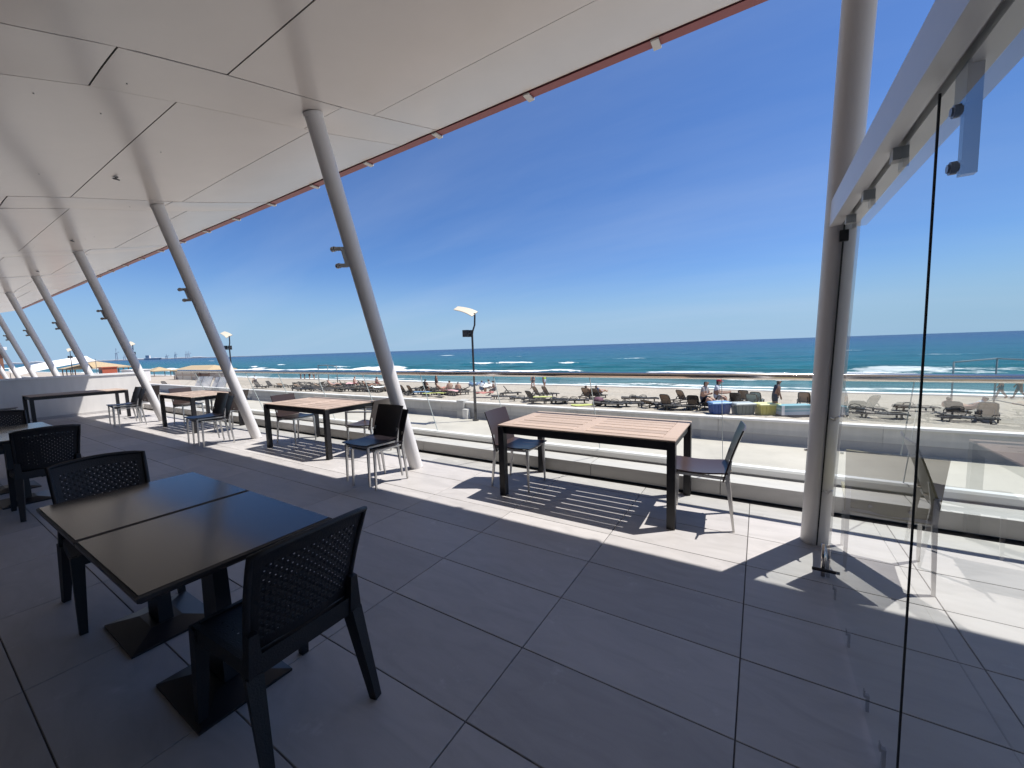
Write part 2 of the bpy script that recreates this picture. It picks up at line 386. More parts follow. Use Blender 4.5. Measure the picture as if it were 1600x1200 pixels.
def vnoise(X, Y, seed=0, octs=4):
    out = np.zeros_like(X, dtype=float); amp = 1; tot = 0
    for o in range(octs):
        r_ = np.random.default_rng(seed+o); G = r_.random((256, 256))
        x = X*2**o; y = Y*2**o
        xi = np.floor(x).astype(int); yi = np.floor(y).astype(int); fx = x-xi; fy = y-yi
        fx = fx*fx*(3-2*fx); fy = fy*fy*(3-2*fy)
        g = lambda a, c: G[a % 256, c % 256]
        out += amp*((g(xi,yi)*(1-fx)+g(xi+1,yi)*fx)*(1-fy)+(g(xi,yi+1)*(1-fx)+g(xi+1,yi+1)*fx)*fy); tot += amp; amp *= .55
    return out/tot
ys = np.concatenate([np.linspace(WALL_Y+.2, 30, 150), np.linspace(30.3, 50, 50)])
xs = np.concatenate([-np.geomspace(9000, 410, 30), np.linspace(-400, -62, 80), np.linspace(-60, 30, 520), np.linspace(33, 200, 40)])
XX, YY = np.meshgrid(xs, ys)
ZZ = -1.76 - .0493*np.maximum(0, YY-14.5) + (vnoise(XX*1.1, YY*1.1, 5)-.5)*.19*np.clip((44-YY)/6, 0.1, 1)
tag(obj('sand', grid_mesh('sand', XX, YY, ZZ, sand_mat())), kind='structure')

# sea ----------------------------------------------------------------
def sea_mat():
    M = mat('sea_water', (.02, .2, .3), .3)
    n = M.node_tree.nodes; l = M.node_tree.links; bs = n['Principled BSDF']
    g = n.new('ShaderNodeNewGeometry'); sep = n.new('ShaderNodeSeparateXYZ'); l.new(g.outputs['Position'], sep.inputs[0])
    t0 = n.new('ShaderNodeTexNoise'); t0.inputs['Scale'].default_value = .012; t0.inputs['Detail'].default_value = 5
    mp0 = n.new('ShaderNodeMapping'); mp0.inputs['Scale'].default_value = (.35, 1, 1); l.new(g.outputs['Position'], mp0.inputs[0]); l.new(mp0.outputs[0], t0.inputs['Vector'])
    lg = n.new('ShaderNodeMath'); lg.operation = 'LOGARITHM'; l.new(sep.outputs[1], lg.inputs[0]); lg.inputs[1].default_value = 10
    ad = n.new('ShaderNodeMath'); ad.operation = 'MULTIPLY_ADD'; l.new(t0.outputs[0], ad.inputs[0]); ad.inputs[1].default_value = .30; l.new(lg.outputs[0], ad.inputs[2])
    mr = n.new('ShaderNodeMapRange'); l.new(ad.outputs[0], mr.inputs[0]); mr.inputs[1].default_value = 1.77; mr.inputs[2].default_value = 3.4
    r = n.new('ShaderNodeValToRGB'); e = r.color_ramp.elements
    e[0].position = 0; e[0].color = (.095, .175, .185, 1)
    e[1].position = 1; e[1].color = (.0028, .027, .088, 1)
    for p, c in ((.07, (.036, .122, .135)), (.2, (.005, .087, .110)), (.42, (.003, .068, .115)), (.7, (.0024, .043, .112))):
        x = e.new(p); x.color = (*c, 1)
    l.new(mr.outputs[0], r.inputs[0])
    # chop: darker / lighter patches with distance-scaled frequency
    mp = n.new('ShaderNodeMapping'); mp.inputs['Scale'].default_value = (.16, .55, 1); l.new(g.outputs['Position'], mp.inputs[0])
    t = n.new('ShaderNodeTexNoise'); t.inputs['Scale'].default_value = .6; t.inputs['Detail'].default_value = 9; t.inputs['Roughness'].default_value = .62; l.new(mp.outputs[0], t.inputs['Vector'])
    mv = n.new('ShaderNodeMapRange'); l.new(t.outputs[0], mv.inputs[0]); mv.inputs[1].default_value = .3; mv.inputs[2].default_value = .7; mv.inputs[3].default_value = .62; mv.inputs[4].default_value = 1.32
    hv = n.new('ShaderNodeHueSaturation'); l.new(r.outputs[0], hv.inputs['Color']); l.new(mv.outputs[0], hv.inputs['Value'])
    # foam
    at_ = n.new('ShaderNodeAttribute'); at_.attribute_name = 'foam'
    tf = n.new('ShaderNodeTexNoise'); tf.inputs['Scale'].default_value = 1.6; tf.inputs['Detail'].default_value = 8; tf.inputs['Roughness'].default_value = .7
    mpf = n.new('ShaderNodeMapping'); mpf.inputs['Scale'].default_value = (.5, 1, 1); l.new(g.outputs['Position'], mpf.inputs[0]); l.new(mpf.outputs[0], tf.inputs['Vector'])
    fa = n.new('ShaderNodeMath'); fa.operation = 'MULTIPLY_ADD'; l.new(tf.outputs[0], fa.inputs[0]); fa.inputs[1].default_value = 1.3; fa.inputs[2].default_value = -.65
    fb = n.new('ShaderNodeMath'); fb.operation = 'ADD'; l.new(at_.outputs['Fac'], fb.inputs[0]); l.new(fa.outputs[0], fb.inputs[1])
    fm = n.new('ShaderNodeMapRange'); l.new(fb.outputs[0], fm.inputs[0]); fm.inputs[1].default_value = .38; fm.inputs[2].default_value = .62
    # scattered whitecaps further out
    tw = n.new('ShaderNodeTexNoise'); tw.inputs['Scale'].default_value = .07; tw.inputs['Detail'].default_value = 7; tw.inputs['Roughness'].default_value = .62
    mpw = n.new('ShaderNodeMapping'); mpw.inputs['Scale'].default_value = (.4, 1.3, 1); l.new(g.outputs['Position'], mpw.inputs[0]); l.new(mpw.outputs[0], tw.inputs['Vector'])
    wm = n.new('ShaderNodeMapRange'); l.new(tw.outputs[0], wm.inputs[0]); wm.inputs[1].default_value = .742; wm.inputs[2].default_value = .775
    mx_ = n.new('ShaderNodeMath'); mx_.operation = 'MAXIMUM'; l.new(fm.outputs[0], mx_.inputs[0]); l.new(wm.outputs[0], mx_.inputs[1])
    mx = n.new('ShaderNodeMix'); mx.data_type = 'RGBA'; l.new(mx_.outputs[0], mx.inputs[0]); l.new(hv.outputs[0], mx.inputs[6]); mx.inputs[7].default_value = (.78, .80, .80, 1)
    l.new(mx.outputs[2], bs.inputs['Base Color'])
    rr = n.new('ShaderNodeMapRange'); l.new(mx_.outputs[0], rr.inputs[0]); rr.inputs[3].default_value = .22; rr.inputs[4].default_value = .9; l.new(rr.outputs[0], bs.inputs['Roughness'])
    bs.inputs['IOR'].default_value = 1.33; bs.inputs['Specular IOR Level'].default_value = .055
    bp = n.new('ShaderNodeBump'); bp.inputs['Strength'].default_value = 1.0; bp.inputs['Distance'].default_value = .9
    l.new(t.outputs[0], bp.inputs['Height']); l.new(bp.outputs[0], bs.inputs['Normal'])
    return M
ys = np.concatenate([np.linspace(41, 52, 60), np.linspace(52.3, 86, 110), np.geomspace(86.5, 300, 60), np.geomspace(310, 45000, 40)])
u = np.concatenate([np.linspace(-1, -.42, 60, False), np.linspace(-.42, .12, 760, False), np.linspace(.12, 1, 60)])
wid = 260 + np.maximum(0, ys-90)*3.2
u = np.concatenate([np.linspace(-1.9, -1, 30, False), u])
YY = np.repeat(ys[:, None], len(u), 1); XX = np.where(u[None, :] < -1, -wid[:, None] - ((-1-u[None, :])/.9)**3*60000, u[None, :]*wid[:, None])
near = np.clip((300-YY)/200, 0, 1)
warp = (vnoise(XX*.03, YY*.0+3.3, 11)-.5)*16
ZZ = SEA + near*(vnoise(XX*.16, YY*.35, 21)-.5)*.42
foam = np.zeros_like(ZZ)
shore = 43.4 + (vnoise(XX*.06, YY*0+1, 31, 3)-.5)*2.6            # where the wash ends
ZZ = np.where(YY < shore+4, SEA + (ZZ-SEA)*np.clip((YY-shore)/4, 0, 1), ZZ)
ZZ = np.where(YY < 46, np.maximum(ZZ, -1.76-.0493*(YY-14.5)+.02)*np.clip(1, 0, 1) - np.clip((shore-YY)*.25, 0, .5), ZZ)
foam = np.maximum(foam, 1.05*np.exp(-((YY-shore-.5)/.75)**2))
foam = np.maximum(foam, .62*np.exp(-((YY-shore-3.2-(vnoise(XX*.05, YY*0, 77)-.5)*3)/1.0)**2)*np.clip((vnoise(XX*.05, YY*0+9, 41)-.42)*6, 0, 1))
def breaker(yc, amp, width, seed, thr, wf=.05, foamw=2.4, g=1.0):
    global ZZ, foam
    yl = yc + warp*.35 + (vnoise(XX*.05, YY*0, seed+3)-.5)*5
    env = np.clip((vnoise(XX*wf, YY*0+seed, seed, 2)-thr)*5, 0, 1)
    ZZ = ZZ + amp*(.45+.55*env)*np.exp(-((YY-yl)/width)**2)
    rag = (vnoise(XX*.6, YY*.6, seed+5)-.5)*1.5
    foam = np.maximum(foam, g*env*np.exp(-((YY-yl+foamw*.75+rag)/foamw)**2)*1.25)
breaker(57, .30, 1.6, 50, .66, .06, 1.0, .8)
breaker(66, .30, 1.6, 57, .30, .05, .8, .9)
breaker(70, .95, 2.0, 60, .47, .045, 2.0, 1.0)
breaker(80, .7, 2.2, 70, .62, .07, 1.2)
breaker(97, .5, 2.6, 75, .66, .06, 1.2)
breaker(122, .5, 3, 80, .70, .05, 1.5)
breaker(165, .5, 4, 90, .72, .04, 2.0)
breaker(230, .5, 5, 95, .74, .03, 3.0)
tag(obj('sea', grid_mesh('sea', XX, YY, ZZ, sea_mat(), foam)), kind='structure')
# ================================================================== TERRACE STRUCTURE
# terrace slab edge below the ledge
b = MB(); b.box((-17.2, EDGE+.125, PROM), (9, 4.86, -.012)); tag(b.build('terrace_slab', M_white), kind='structure')
# low stone ledge
t = thing('ledge', 'long low grey stone ledge under the glass balustrade', 'ledge', (0, 0, 0))
LF, LT = 2.773*S, .108*S
slab_w = 1.33
b = MB(); b.box((-16.4, LF+.07, .0), (9, LF+.12, LT-.004)); b.build('back_board', M_joint, t)
mt = MB(); mt.chamfer((-slab_w/2+.003, 0, -.03), (slab_w/2-.003, .50, 0), .002); slab_me = mt.mesh('ledge_slab', M_stone)
mf = MB(); mf.box((-slab_w/2+.003, 0, .02), (slab_w/2-.003, .028, LT-.0315)); face_me = mf.mesh('ledge_face', M_stone)
for k in range(-12, 8):
    x = -.30+slab_w*(k-.5)
    if x-slab_w/2 < -16.4: continue
    obj('top_slab', slab_me, t, (x, LF-.006, LT)); obj('face_slab', face_me, t, (x, LF, 0))

# glass balustrade
t = thing('glass_balustrade', 'frameless glass balustrade with a stainless handrail along the terrace edge', 'balustrade')
RY, RZ = 2.78*S, .778*S
BY, BZ = 2.99*S, LT
b = MB(); b.tube([(-13.3, RY, RZ), (9, RY, RZ)], .032, 20); b.build('handrail', M_steel, t, smooth=True)
b = MB(); b.box((-13.2, BY-.03, BZ), (9, BY+.03, BZ+.03)); b.build('foot_plate', M_bracket, t)
b = MB(); pr = [(-.045,.02),(-.047,.072),(-.034,.092),(.034,.092),(.047,.072),(.045,.02)]
for k, x in enumerate((-13.2, 9)): pass
vs = [(x, BY+p[0], BZ+p[1]) for x in (-13.2, 9) for p in pr]; nn = len(pr)
b.add(vs, [(i, i+1, i+1+nn, i+nn) for i in range(nn-1)] + [(nn-1, 0, nn, 2*nn-1), tuple(range(nn-1,-1,-1)), tuple(range(nn, 2*nn))])
b.build('base_channel', M_base, t)
top = Vector((0, RY+.004, RZ-.02)); bot = Vector((0, BY, BZ+.09))
pm = MB(); w = slab_w/2-.006
pm.add([(-w, bot.y, bot.z), (w, bot.y, bot.z), (w-.09+.09, top.y, top.z), (-w, top.y, top.z)], [(0,1,2,3)])
pane_me = pm.mesh('glass_pane', M_glass)
em = MB(); em.bar((w+.003, bot.y, bot.z), (w+.003, top.y, top.z), .006, .012); edge_me = em.mesh('pane_edge', mat('frosted_edge', (.42, .47, .46), .3))
for k in range(-9, 8):
    x = -.30+slab_w*(k-.5)
    p = obj('glass_pane', pane_me, t, (x, 0, 0)); obj('pane_edge', edge_me, p)

# white end wall
t = thing('end_wall', 'low white rendered wall closing the far left end of the terrace', 'wall')
b = MB(); b.add([(-16.4,1.5,-.01),(-16.4,4.62,-.01),(-16.4,4.25,1.10),(-16.4,1.5,1.10),(-16.66,1.5,-.01),(-16.66,4.62,-.01),(-16.66,4.25,1.10),(-16.66,1.5,1.10)],
      [(0,1,2,3),(7,6,5,4),(1,5,6,2),(3,2,6,7),(0,3,7,4),(0,4,5,1)]); b.build('wall_panel', M_white, t)
b = MB(); b.box((-16.70, 1.5, 1.102), (-16.375, 4.27, 1.15)); b.build('coping', M_base, t)
b = MB(); b.box((-16.62, -6, -.01), (-16.3, 1.495, 1.19)); b.build('pier', M_white, t)
b = MB(); b.box((-16.398, 1.52, .0), (-16.385, 4.55, .07)); b.build('skirting', M_stone, t)

# roof ----------------------------------------------------------------
PY = [-4.0, -2.2, -1.2, -.4, .34, .655, 1.056, 1.736, 2.10, 2.727]
PZ = [1.35, 1.66, 1.84, 2.00, 2.185, 2.311, 2.416, 2.573, 2.668, 2.842]
PZ[4] = 2.205
def soffit_z(y):
    return float(np.interp(y/S, PY, PZ))*S
roof = thing('canopy_roof', 'white clad canopy roof rising outwards over the whole terrace', 'roof')
COLX = [c*S for c in (.247, -2.483, -5.198, -8.2, -11.07, -13.9, -16.6, -19.1, -21.5)]
EY = 2.727*S-.135
def panel(x0, x1, y0, y1, smooth_n=5):
    g = .005
    if y1 > 2.7*S: y1 = EY+.004
    y0 += g; y1 -= g; x0 += g; x1 -= g
    n = max(2, int((y1-y0)/.25))
    wob = random.uniform(-.003, .003)
    f = lambda u_, v_: Vector((x0+(x1-x0)*u_, y0+(y1-y0)*v_, soffit_z(y0+(y1-y0)*v_) + wob + .006*math.sin(PI*u_)))
    b = MB(); b.sheet(f, 4, n, .006); o = b.build('soffit_panel', M_soffit, roof, smooth=False); autosmooth(o, 30)
for i, cx in enumerate(COLX):
    na, nb = cx-.26*S, cx+.172*S                              # narrow strip beside every column
    rows = [-4.0, -2.6, -1.3, -.55, .12, .655, 1.73, 2.727] if i % 2 else [-4.0, -2.6, -1.3, -.55, .12, .655, 1.71, 2.727]
    for a, c in zip(rows[:-1], rows[1:]): panel(na, nb, a*S, c*S)
    right = (COLX[i-1]-.26*S) if i else cx+2.9*S
    rows = ([-4.0, -2.9, -1.8, -.7, .2, 1.07, 1.98, 2.727], [-4.0, -2.9, -1.8, -.7, .15, 1.0, 1.79, 2.727], [-4.0, -2.9, -1.8, -.7, .1, .93, 1.70, 2.727])[min(i-0, 2) if i < 3 else i % 3]
    rows = [-4.0, -2.9, -1.8, -.7, .2, 1.07, 1.98, 2.727] if i < 2 else rows
    if i == 2: rows = [-4.0, -2.9, -1.8, -.7, .15, 1.0, 1.79, 2.727]
    for a, c in zip(rows[:-1], rows[1:]): panel(nb, right, a*S, c*S)
XL, XR = COLX[-1]-.26*S, COLX[0]+2.9*S
b = MB()
for a, c in zip(PY[:-1], PY[1:]):
    za, zc = soffit_z(a*S)+.03, soffit_z(c*S)+.03
    y0, y1 = a*S, c*S
    b.add([(XL,y0,za),(XR,y0,za),(XR,y1,zc),(XL,y1,zc),(XL,y0,za+.5),(XR,y0,za+.5),(XR,y1,zc+.12),(XL,y1,zc+.12)],
          [(0,3,2,1),(4,5,6,7),(0,1,5,4),(2,3,7,6),(1,2,6,5),(3,0,4,7)])
b.build('roof_deck', M_joint, roof)
b = MB(); ez = soffit_z(EY)
b.add([(XL,EY+.02,ez-.004),(XR,EY+.02,ez-.004),(XR,EY+.14,ez+.004),(XL,EY+.14,ez+.004),(XL,EY+.02,ez+.16),(XR,EY+.02,ez+.16),(XR,EY+.14,ez+.16),(XL,EY+.14,ez+.16)],
      [(0,3,2,1),(4,5,6,7),(0,1,5,4),(2,3,7,6),(1,2,6,5),(3,0,4,7)]); b.build('fascia', M_red, roof)
cm = MB(); cm.box((-.035, EY+.012, ez-.02), (.035, EY+.15, ez-.0045)); cm.box((-.035, EY+.143, ez-.0045), (.035, EY+.151, ez+.12)); clip_me = cm.mesh('fascia_clip', M_clip)
for k in range(-14, 4): obj('fascia_clip', clip_me, roof, (-.88+k*1.365, 0, 0))
rv = MB()
for i in range(26):
    x = random.uniform(-14, 1); y = random.choice([.45, .75, 1.2, 1.5, 1.9, 2.3])*S+random.uniform(-.1, .1)
    z = soffit_z(y)-.004
    rv.tube([(x, y, z+.004), (x, y, z-.001)], .0045, 6)
o = rv.build('rivet', M_pole, roof); o['kind'] = 'stuff'
for (px, py, X) in ((180, 262, -4.3*S), (107, 332, -7.2*S), (52, 373, -10.2*S)):
    P = Vector((X, 0, 0)); d = rt2*((px-800)/FPX) - up3*((py-600)/FPX) + fw2
    y = X/d.x*d.y; z = soffit_z(y)-.006
    hk = MB(); hk.box((X-.06, y-.008, z-.012), (X+.04, y+.008, z)); hk.bar((X-.05, y-.02, z-.008), (X-.01, y+.03, z-.022), .012)
    hk.build('ceiling_hook', M_pole, roof)

# leaning columns -------------------------------------------------------
LEAN = .283
def col_y(z): return 2.36*S - LEAN*z
def column(i, cx, label):
    t = thing('leaning_column', label, 'column', (cx, 2.36*S, 0), group='leaning white columns along the terrace edge')
    z = 2.3*S
    for _ in range(20): z = soffit_z(col_y(z))
    off = lambda zz: Vector((0, -LEAN*zz, zz))
    b = MB(); b.tube([off(.0), off(z*.5), off(z-.004)], .085, 28, r2=.085 if i else .066)
    o = b.build('shaft', M_paint, t); autosmooth(o, 50)
    # make the foot sit flat
    b = MB(); b.tube([off(z-.035), off(z-.004)], .092 if i else .073, 28); autosmooth(b.build('collar', M_paint, t), 50)
    if i:
        zb = 1.68*S; p = off(zb); ax = Vector((0, -LEAN, 1)).normalized()
        sd = Vector((-.62, -.78, 0)).normalized()
        br = MB(); br.bar(p-ax*.105+sd*.10, p+ax*.105+sd*.10, .05, .045, upv=tuple(sd)); k = br.build('bracket', M_bracket, t)
        for s in (-1, 1):
            a = MB(); q = p+ax*.088*s
            a.tube([q+sd*.10, q+sd*.165+Vector((-.03,0,0))], .022, 12); a.tube([q+sd*.165+Vector((-.03,0,0)), q+sd*.175+Vector((-.065,.01,0))], .028, 14)
            autosmooth(a.build('bracket_arm', M_bracket, k), 50)
    else:
        b = MB(); b.bar(off(.01)+Vector((.0065,-.0865,0)), off(2.15)+Vector((.0065,-.0865,0)), .007, .008); b.build('glass_gasket', M_joint, t)
    b = MB(); b.tube([off(.75)+Vector((-.083,-.03,0)), off(.75)+Vector((-.10,-.035,0))], .008, 8); b.build('bolt', M_steel, t)
LBL = ['leaning white column where the glass door screen ends', 'leaning white column beside the stacked chairs nearest the camera', 'leaning white column between the second and third slatted tables',
       'leaning white column next to the table at the end wall', 'leaning white column just beyond the white end wall, its foot lit', 'second leaning white column beyond the white end wall',
       'third leaning white column beyond the white end wall', 'fourth leaning white column beyond the end wall', 'farthest leaning white column at the left edge']
for i, cx in enumerate(COLX): column(i, cx, LBL[i])
# floor of the neighbouring terrace
b = MB(); b.box((-40, -6, -.3), (-16.9, 4.8, -.004)); tag(b.build('terrace_floor', M_tile), kind='structure')
# unseen building front behind the camera, added to darken the shaded floor
t = thing('unseen_front', 'unseen dark building front added behind the terrace tables to shade the floor', 'building')
b = MB(); b.box((-36, -2.7, 0), (6.5, -2.5, 2.75)); b.build('shading_wall', M_dark, t)

# sliding glass screen on the right ---------------------------------------
GX = .385
t = thing('glass_door', 'frameless sliding glass door screen under a white track beam on the right', 'glass door')
BZ0, BZ1 = 2.153, 2.285
b = MB(); b.box((.322, -3.0, BZ0), (.374, 3.05, BZ1)); b.box((.396, -3.0, BZ0), (.449, 3.05, BZ1)); b.box((.374, -3.0, BZ0+.03), (.396, 3.05, BZ1)); b.build('track_beam', M_paint, t)
b = MB(); b.box((.318, 3.051, BZ0-.004), (.453, 3.062, BZ1+.004)); b.build('end_cap', M_paint, t)
b = MB(); b.box((.452, -3.0, BZ0+.004), (.50, 3.05, BZ0+.10)); b.build('rail_flange', mat('pale_flange', (.42, .47, .55), .3), t)
JY = 1.535
for y0, y1 in ((JY+.003, 3.52), (-.6, JY-.003)):
    b = MB(); b.add([(GX, y0, .025), (GX, y1 if y1 < 3 else 3.50, .025), (GX, y1 if y1 < 3 else 2.99, BZ0+.01), (GX, y0, BZ0+.01)], [(0,1,2,3)])
    p = b.build('glass_leaf', M_door, t)
    for yy in ((y0+.35, y0+.8, y0+1.2) if y1 > 3 else ()):
        c = MB(); c.box((GX-.02, yy-.02, BZ0-.04), (GX+.02, yy+.02, BZ0)); c.box((GX+.004, yy-.026, BZ0-.07), (GX+.02, yy+.026, BZ0-.036)); c.build('roller_hanger', M_bracket, p)
b = MB(); b.bar((GX, JY, .025), (GX, JY, BZ0), .005, .005); b.build('joint_seal', M_joint, t)
for yy in (2.82, 2.40, 2.0, 1.75):  # hook reflections in the door glass, built as small solid hooks
    c = MB(); c.box((GX+.012, yy-.008, .004), (GX+.022, yy+.008, .075)); c.box((GX+.004, yy-.008, .064), (GX+.012, yy+.008, .076)); c.box((GX+.004, yy-.008, .076), (GX+.008, yy+.008, .094)); c.build('reflected_hook', M_pole, t)
# bluish bracket reflection in the glass, built as a solid hanging piece
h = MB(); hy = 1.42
h.box((GX+.012, hy-.011, 1.905), (GX+.040, hy+.011, BZ0-.002)); h.box((GX+.006, hy-.035, 2.06), (GX+.012, hy+.035, BZ0-.002)); hh = h.build('reflected_bracket', mat('blue_grey_reflection', (.30, .36, .48), .35), t)
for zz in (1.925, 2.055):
    c = MB(); c.tube([(GX+.014, hy-.004, zz), (GX-.006, hy-.004, zz)], .015, 18); c.tube([(GX-.006, hy-.004, zz), (GX-.010, hy-.004, zz)], .010, 14); autosmooth(c.build('reflected_knob', hh.data.materials[0], hh), 50)
# drop bolt
h = MB(); h.tube([(GX-.012, 3.07, .006), (GX-.012, 3.09, .215)], .0115, 12); k = h.build('drop_bolt', M_steel, t, smooth=True)
h = MB(); h.tube([(GX-.07, 3.06, .05), (GX+.05, 3.06, .05)], .010, 10); h.build('bolt_handle', M_frame, k)
for zz in (1.0, .46):
    h = MB(); yy = col_y(zz)
    h.tube([(GX+.03, yy-.078, zz), (GX+.03, yy-.105, zz)], .013, 10); h.tube([(GX+.03, yy-.10, zz), (GX+.055, yy-.115, zz+.022)], .007, 8); h.tube([(GX+.03, yy-.10, zz), (GX+.008, yy-.112, zz+.012)], .007, 8); autosmooth(h.build('lock_lever', M_steel, t), 50)
h = MB(); h.box((GX-.02, col_y(2.09)-.11, 2.06), (GX+.02, col_y(2.09)-.085, 2.12)); h.build('door_sensor', M_frame, t)

# ================================================================== FURNITURE
def wood_table(loc, rz, label, L=1.712, W=.91):
    t = thing('slatted_table', label, 'table', loc, rz, 'teak slatted tables on black steel frames')
    H = .745
    b = MB(); z1 = H-.022; z0 = z1-.07; e = .004
    for s in (-1, 1):
        b.box((-L/2+.065, s*(W/2-.045)-.02, z0), (L/2-.065, s*(W/2-.045)+.02+.0, z1))
        b.box((s*(L/2-.045)-.02, -W/2+.065, z0), (s*(L/2-.045)+.02, W/2-.065, z1))
    b.build('apron', M_frame, t)
    lm = MB(); lm.chamfer((-.0325, -.0325, 0), (.0325, .0325, z1), .001); me = lm.mesh('table_leg', M_frame)
    for sx in (-1, 1):
        for sy_ in (-1, 1): obj('leg', me, t, (sx*(L/2-.033), sy_*(W/2-.033), 0))
    wr = .082; we = .115; gp = .015
    def board(name, a, c):
        m_ = MB(); ce = [(a[i]+c[i])/2 for i in range(2)]
        m_.chamfer((a[0]-ce[0], a[1]-ce[1], -.014), (c[0]-ce[0], c[1]-ce[1], 0), .003)
        return obj(name, m_.mesh(name, M_wood), t, (ce[0], ce[1], H+random.uniform(-.0008, .0008)))
    xi = L/2; yi = W/2
    for s in (-1, 1):
        board('rail_board', (-xi, min(s*yi, s*(yi-wr)), 0), (xi, max(s*yi, s*(yi-wr)), 0))
    for xc in (-xi+we/2, 0, xi-we/2):
        board('cross_board', (xc-we/2, -yi+wr+.002, 0), (xc+we/2, yi-wr-.002, 0))
    n = 6; inner = 2*(yi-wr); sw = (inner-(n+1)*gp)/n; x0 = we/2+.002; x1 = xi-we-.002
    sm = MB(); sm.chamfer((-(x1-x0)/2, -sw/2, -.014), ((x1-x0)/2, sw/2, 0), .003); sme = sm.mesh('slat', M_wood)
    for s in (-1, 1):
        for k in range(n):
            obj('slat', sme, t, (s*(x0+x1)/2, -inner/2+gp+sw/2+k*(sw+gp), H+random.uniform(-.001, .001)))
    return t
wood_table((-1.412, 3.757, 0), 0, 'slatted teak table nearest the glass door, with a chair at each end')
wood_table((-6.08, 3.745, 0), 0, 'slatted teak table with stacked chairs at its right end beside the near column')
wood_table((-10.55, 3.71, 0), 0, 'slatted teak table third from the glass door, behind the second column')
wood_table((-14.95, 2.64, 0), R(90), 'slatted teak table standing lengthwise against the white end wall', L=1.72)

def metal_chair(name, label, loc, rz, shell, arms=False, group=None):
    """faces +x"""
    t = thing(name, label, 'chair', loc, rz, group)
    SH = .45
    def seat(u_, v_):
        x = .22-.44*u_; y = (v_-.5)*(.435-.02*u_)
        z = SH+.012 - .016*math.sin(PI*min(1, u_*1.05)) + .03*max(0, .12-u_)*-2.2 + .010*(2*v_-1)**2
        return Vector((x, y, z))
    b = MB(); b.sheet(seat, 8, 6, .012); autosmooth(b.build('seat', shell, t), 50)
    def back(u_, v_):
        z = .40+.43*u_; x = -.205-.105*u_-.03*u_*u_ + .022*(2*v_-1)**2
        return Vector((x, (v_-.5)*(.42+.02*u_), z))
    b = MB(); b.sheet(back, 8, 8, .011); autosmooth(b.build('backrest', shell, t), 50)
    for s in (-1, 1):
        b = MB(); b.bar((.195, s*.198, 0), (.185, s*.193, SH-.012), .017, .017, .024, .026); b.build('leg', M_alu, t)
        b = MB(); b.bar((-.265, s*.20, 0), (-.215, s*.195, SH-.04), .017, .017, .024, .03); b.bar((-.215, s*.195, SH-.04), (-.235, s*.195, SH+.13), .024, .022); b.build('leg', M_alu, t)
        b = MB(); b.bar((.18, s*.193, SH-.012), (-.215, s*.195, SH-.022), .024, .02); b.build('seat_rail', M_alu, t)
        b = MB(); b.tube([(-.222, s*.09, SH+.02), (-.245, s*.09, SH+.02)], .011, 10); b.build('bolt', M_steel, t)
        if arms:
            b = MB(); b.bar((.185, s*.215, SH-.01), (.17, s*.222, .655), .022, .026); b.bar((.182, s*.222, .664), (-.262, s*.222, .672), .028, .018); b.build('armrest', M_alu, t)
    b = MB(); b.bar((.17, -.185, SH-.02), (.17, .185, SH-.02), .018); b.build('cross_bar', M_alu, t)
    b = MB(); b.bar((-.205, -.185, SH-.03), (-.205, .185, SH-.03), .018); b.build('cross_bar', M_alu, t)
    return t
CG = 'aluminium framed chairs at the slatted tables'
metal_chair('metal_chair', 'brown chair with aluminium legs at the right end of the nearest slatted table', (-.425, 3.675, 0), R(184), M_shell, group=CG)
metal_chair('metal_chair', 'brown chair with aluminium legs at the left end of the nearest slatted table', (-2.24, 3.70, 0), R(2), M_shell, group=CG)
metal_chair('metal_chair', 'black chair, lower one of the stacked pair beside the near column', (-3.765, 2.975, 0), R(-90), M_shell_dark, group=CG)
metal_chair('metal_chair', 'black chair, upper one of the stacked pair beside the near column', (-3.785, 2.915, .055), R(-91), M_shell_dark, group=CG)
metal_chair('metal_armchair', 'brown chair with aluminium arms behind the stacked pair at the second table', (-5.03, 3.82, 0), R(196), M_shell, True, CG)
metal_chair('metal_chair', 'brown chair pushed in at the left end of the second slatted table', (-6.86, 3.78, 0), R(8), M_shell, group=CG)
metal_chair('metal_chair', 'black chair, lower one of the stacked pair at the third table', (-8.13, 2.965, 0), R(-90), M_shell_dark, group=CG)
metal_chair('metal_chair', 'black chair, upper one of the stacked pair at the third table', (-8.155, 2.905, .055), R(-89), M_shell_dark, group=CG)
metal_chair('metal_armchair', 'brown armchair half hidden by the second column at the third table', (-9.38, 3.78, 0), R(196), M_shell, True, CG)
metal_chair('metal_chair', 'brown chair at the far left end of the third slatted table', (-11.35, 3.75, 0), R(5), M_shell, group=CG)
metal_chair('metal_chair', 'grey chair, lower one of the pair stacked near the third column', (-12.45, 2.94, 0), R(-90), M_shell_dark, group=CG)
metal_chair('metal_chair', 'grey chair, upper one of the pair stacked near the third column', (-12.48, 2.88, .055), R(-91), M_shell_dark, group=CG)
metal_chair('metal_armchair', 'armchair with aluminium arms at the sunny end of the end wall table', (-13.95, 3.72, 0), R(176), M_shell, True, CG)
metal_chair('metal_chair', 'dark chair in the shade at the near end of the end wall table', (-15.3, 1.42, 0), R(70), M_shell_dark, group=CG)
metal_chair('metal_chair', 'olive chair seen from behind through the glass door', (.72, 3.42, 0), R(84), M_olive, group=CG)
metal_chair('metal_armchair', 'pale olive armchair at the right picture edge behind the glass door', (2.0, 3.72, 0), R(176), M_olive, True, CG)

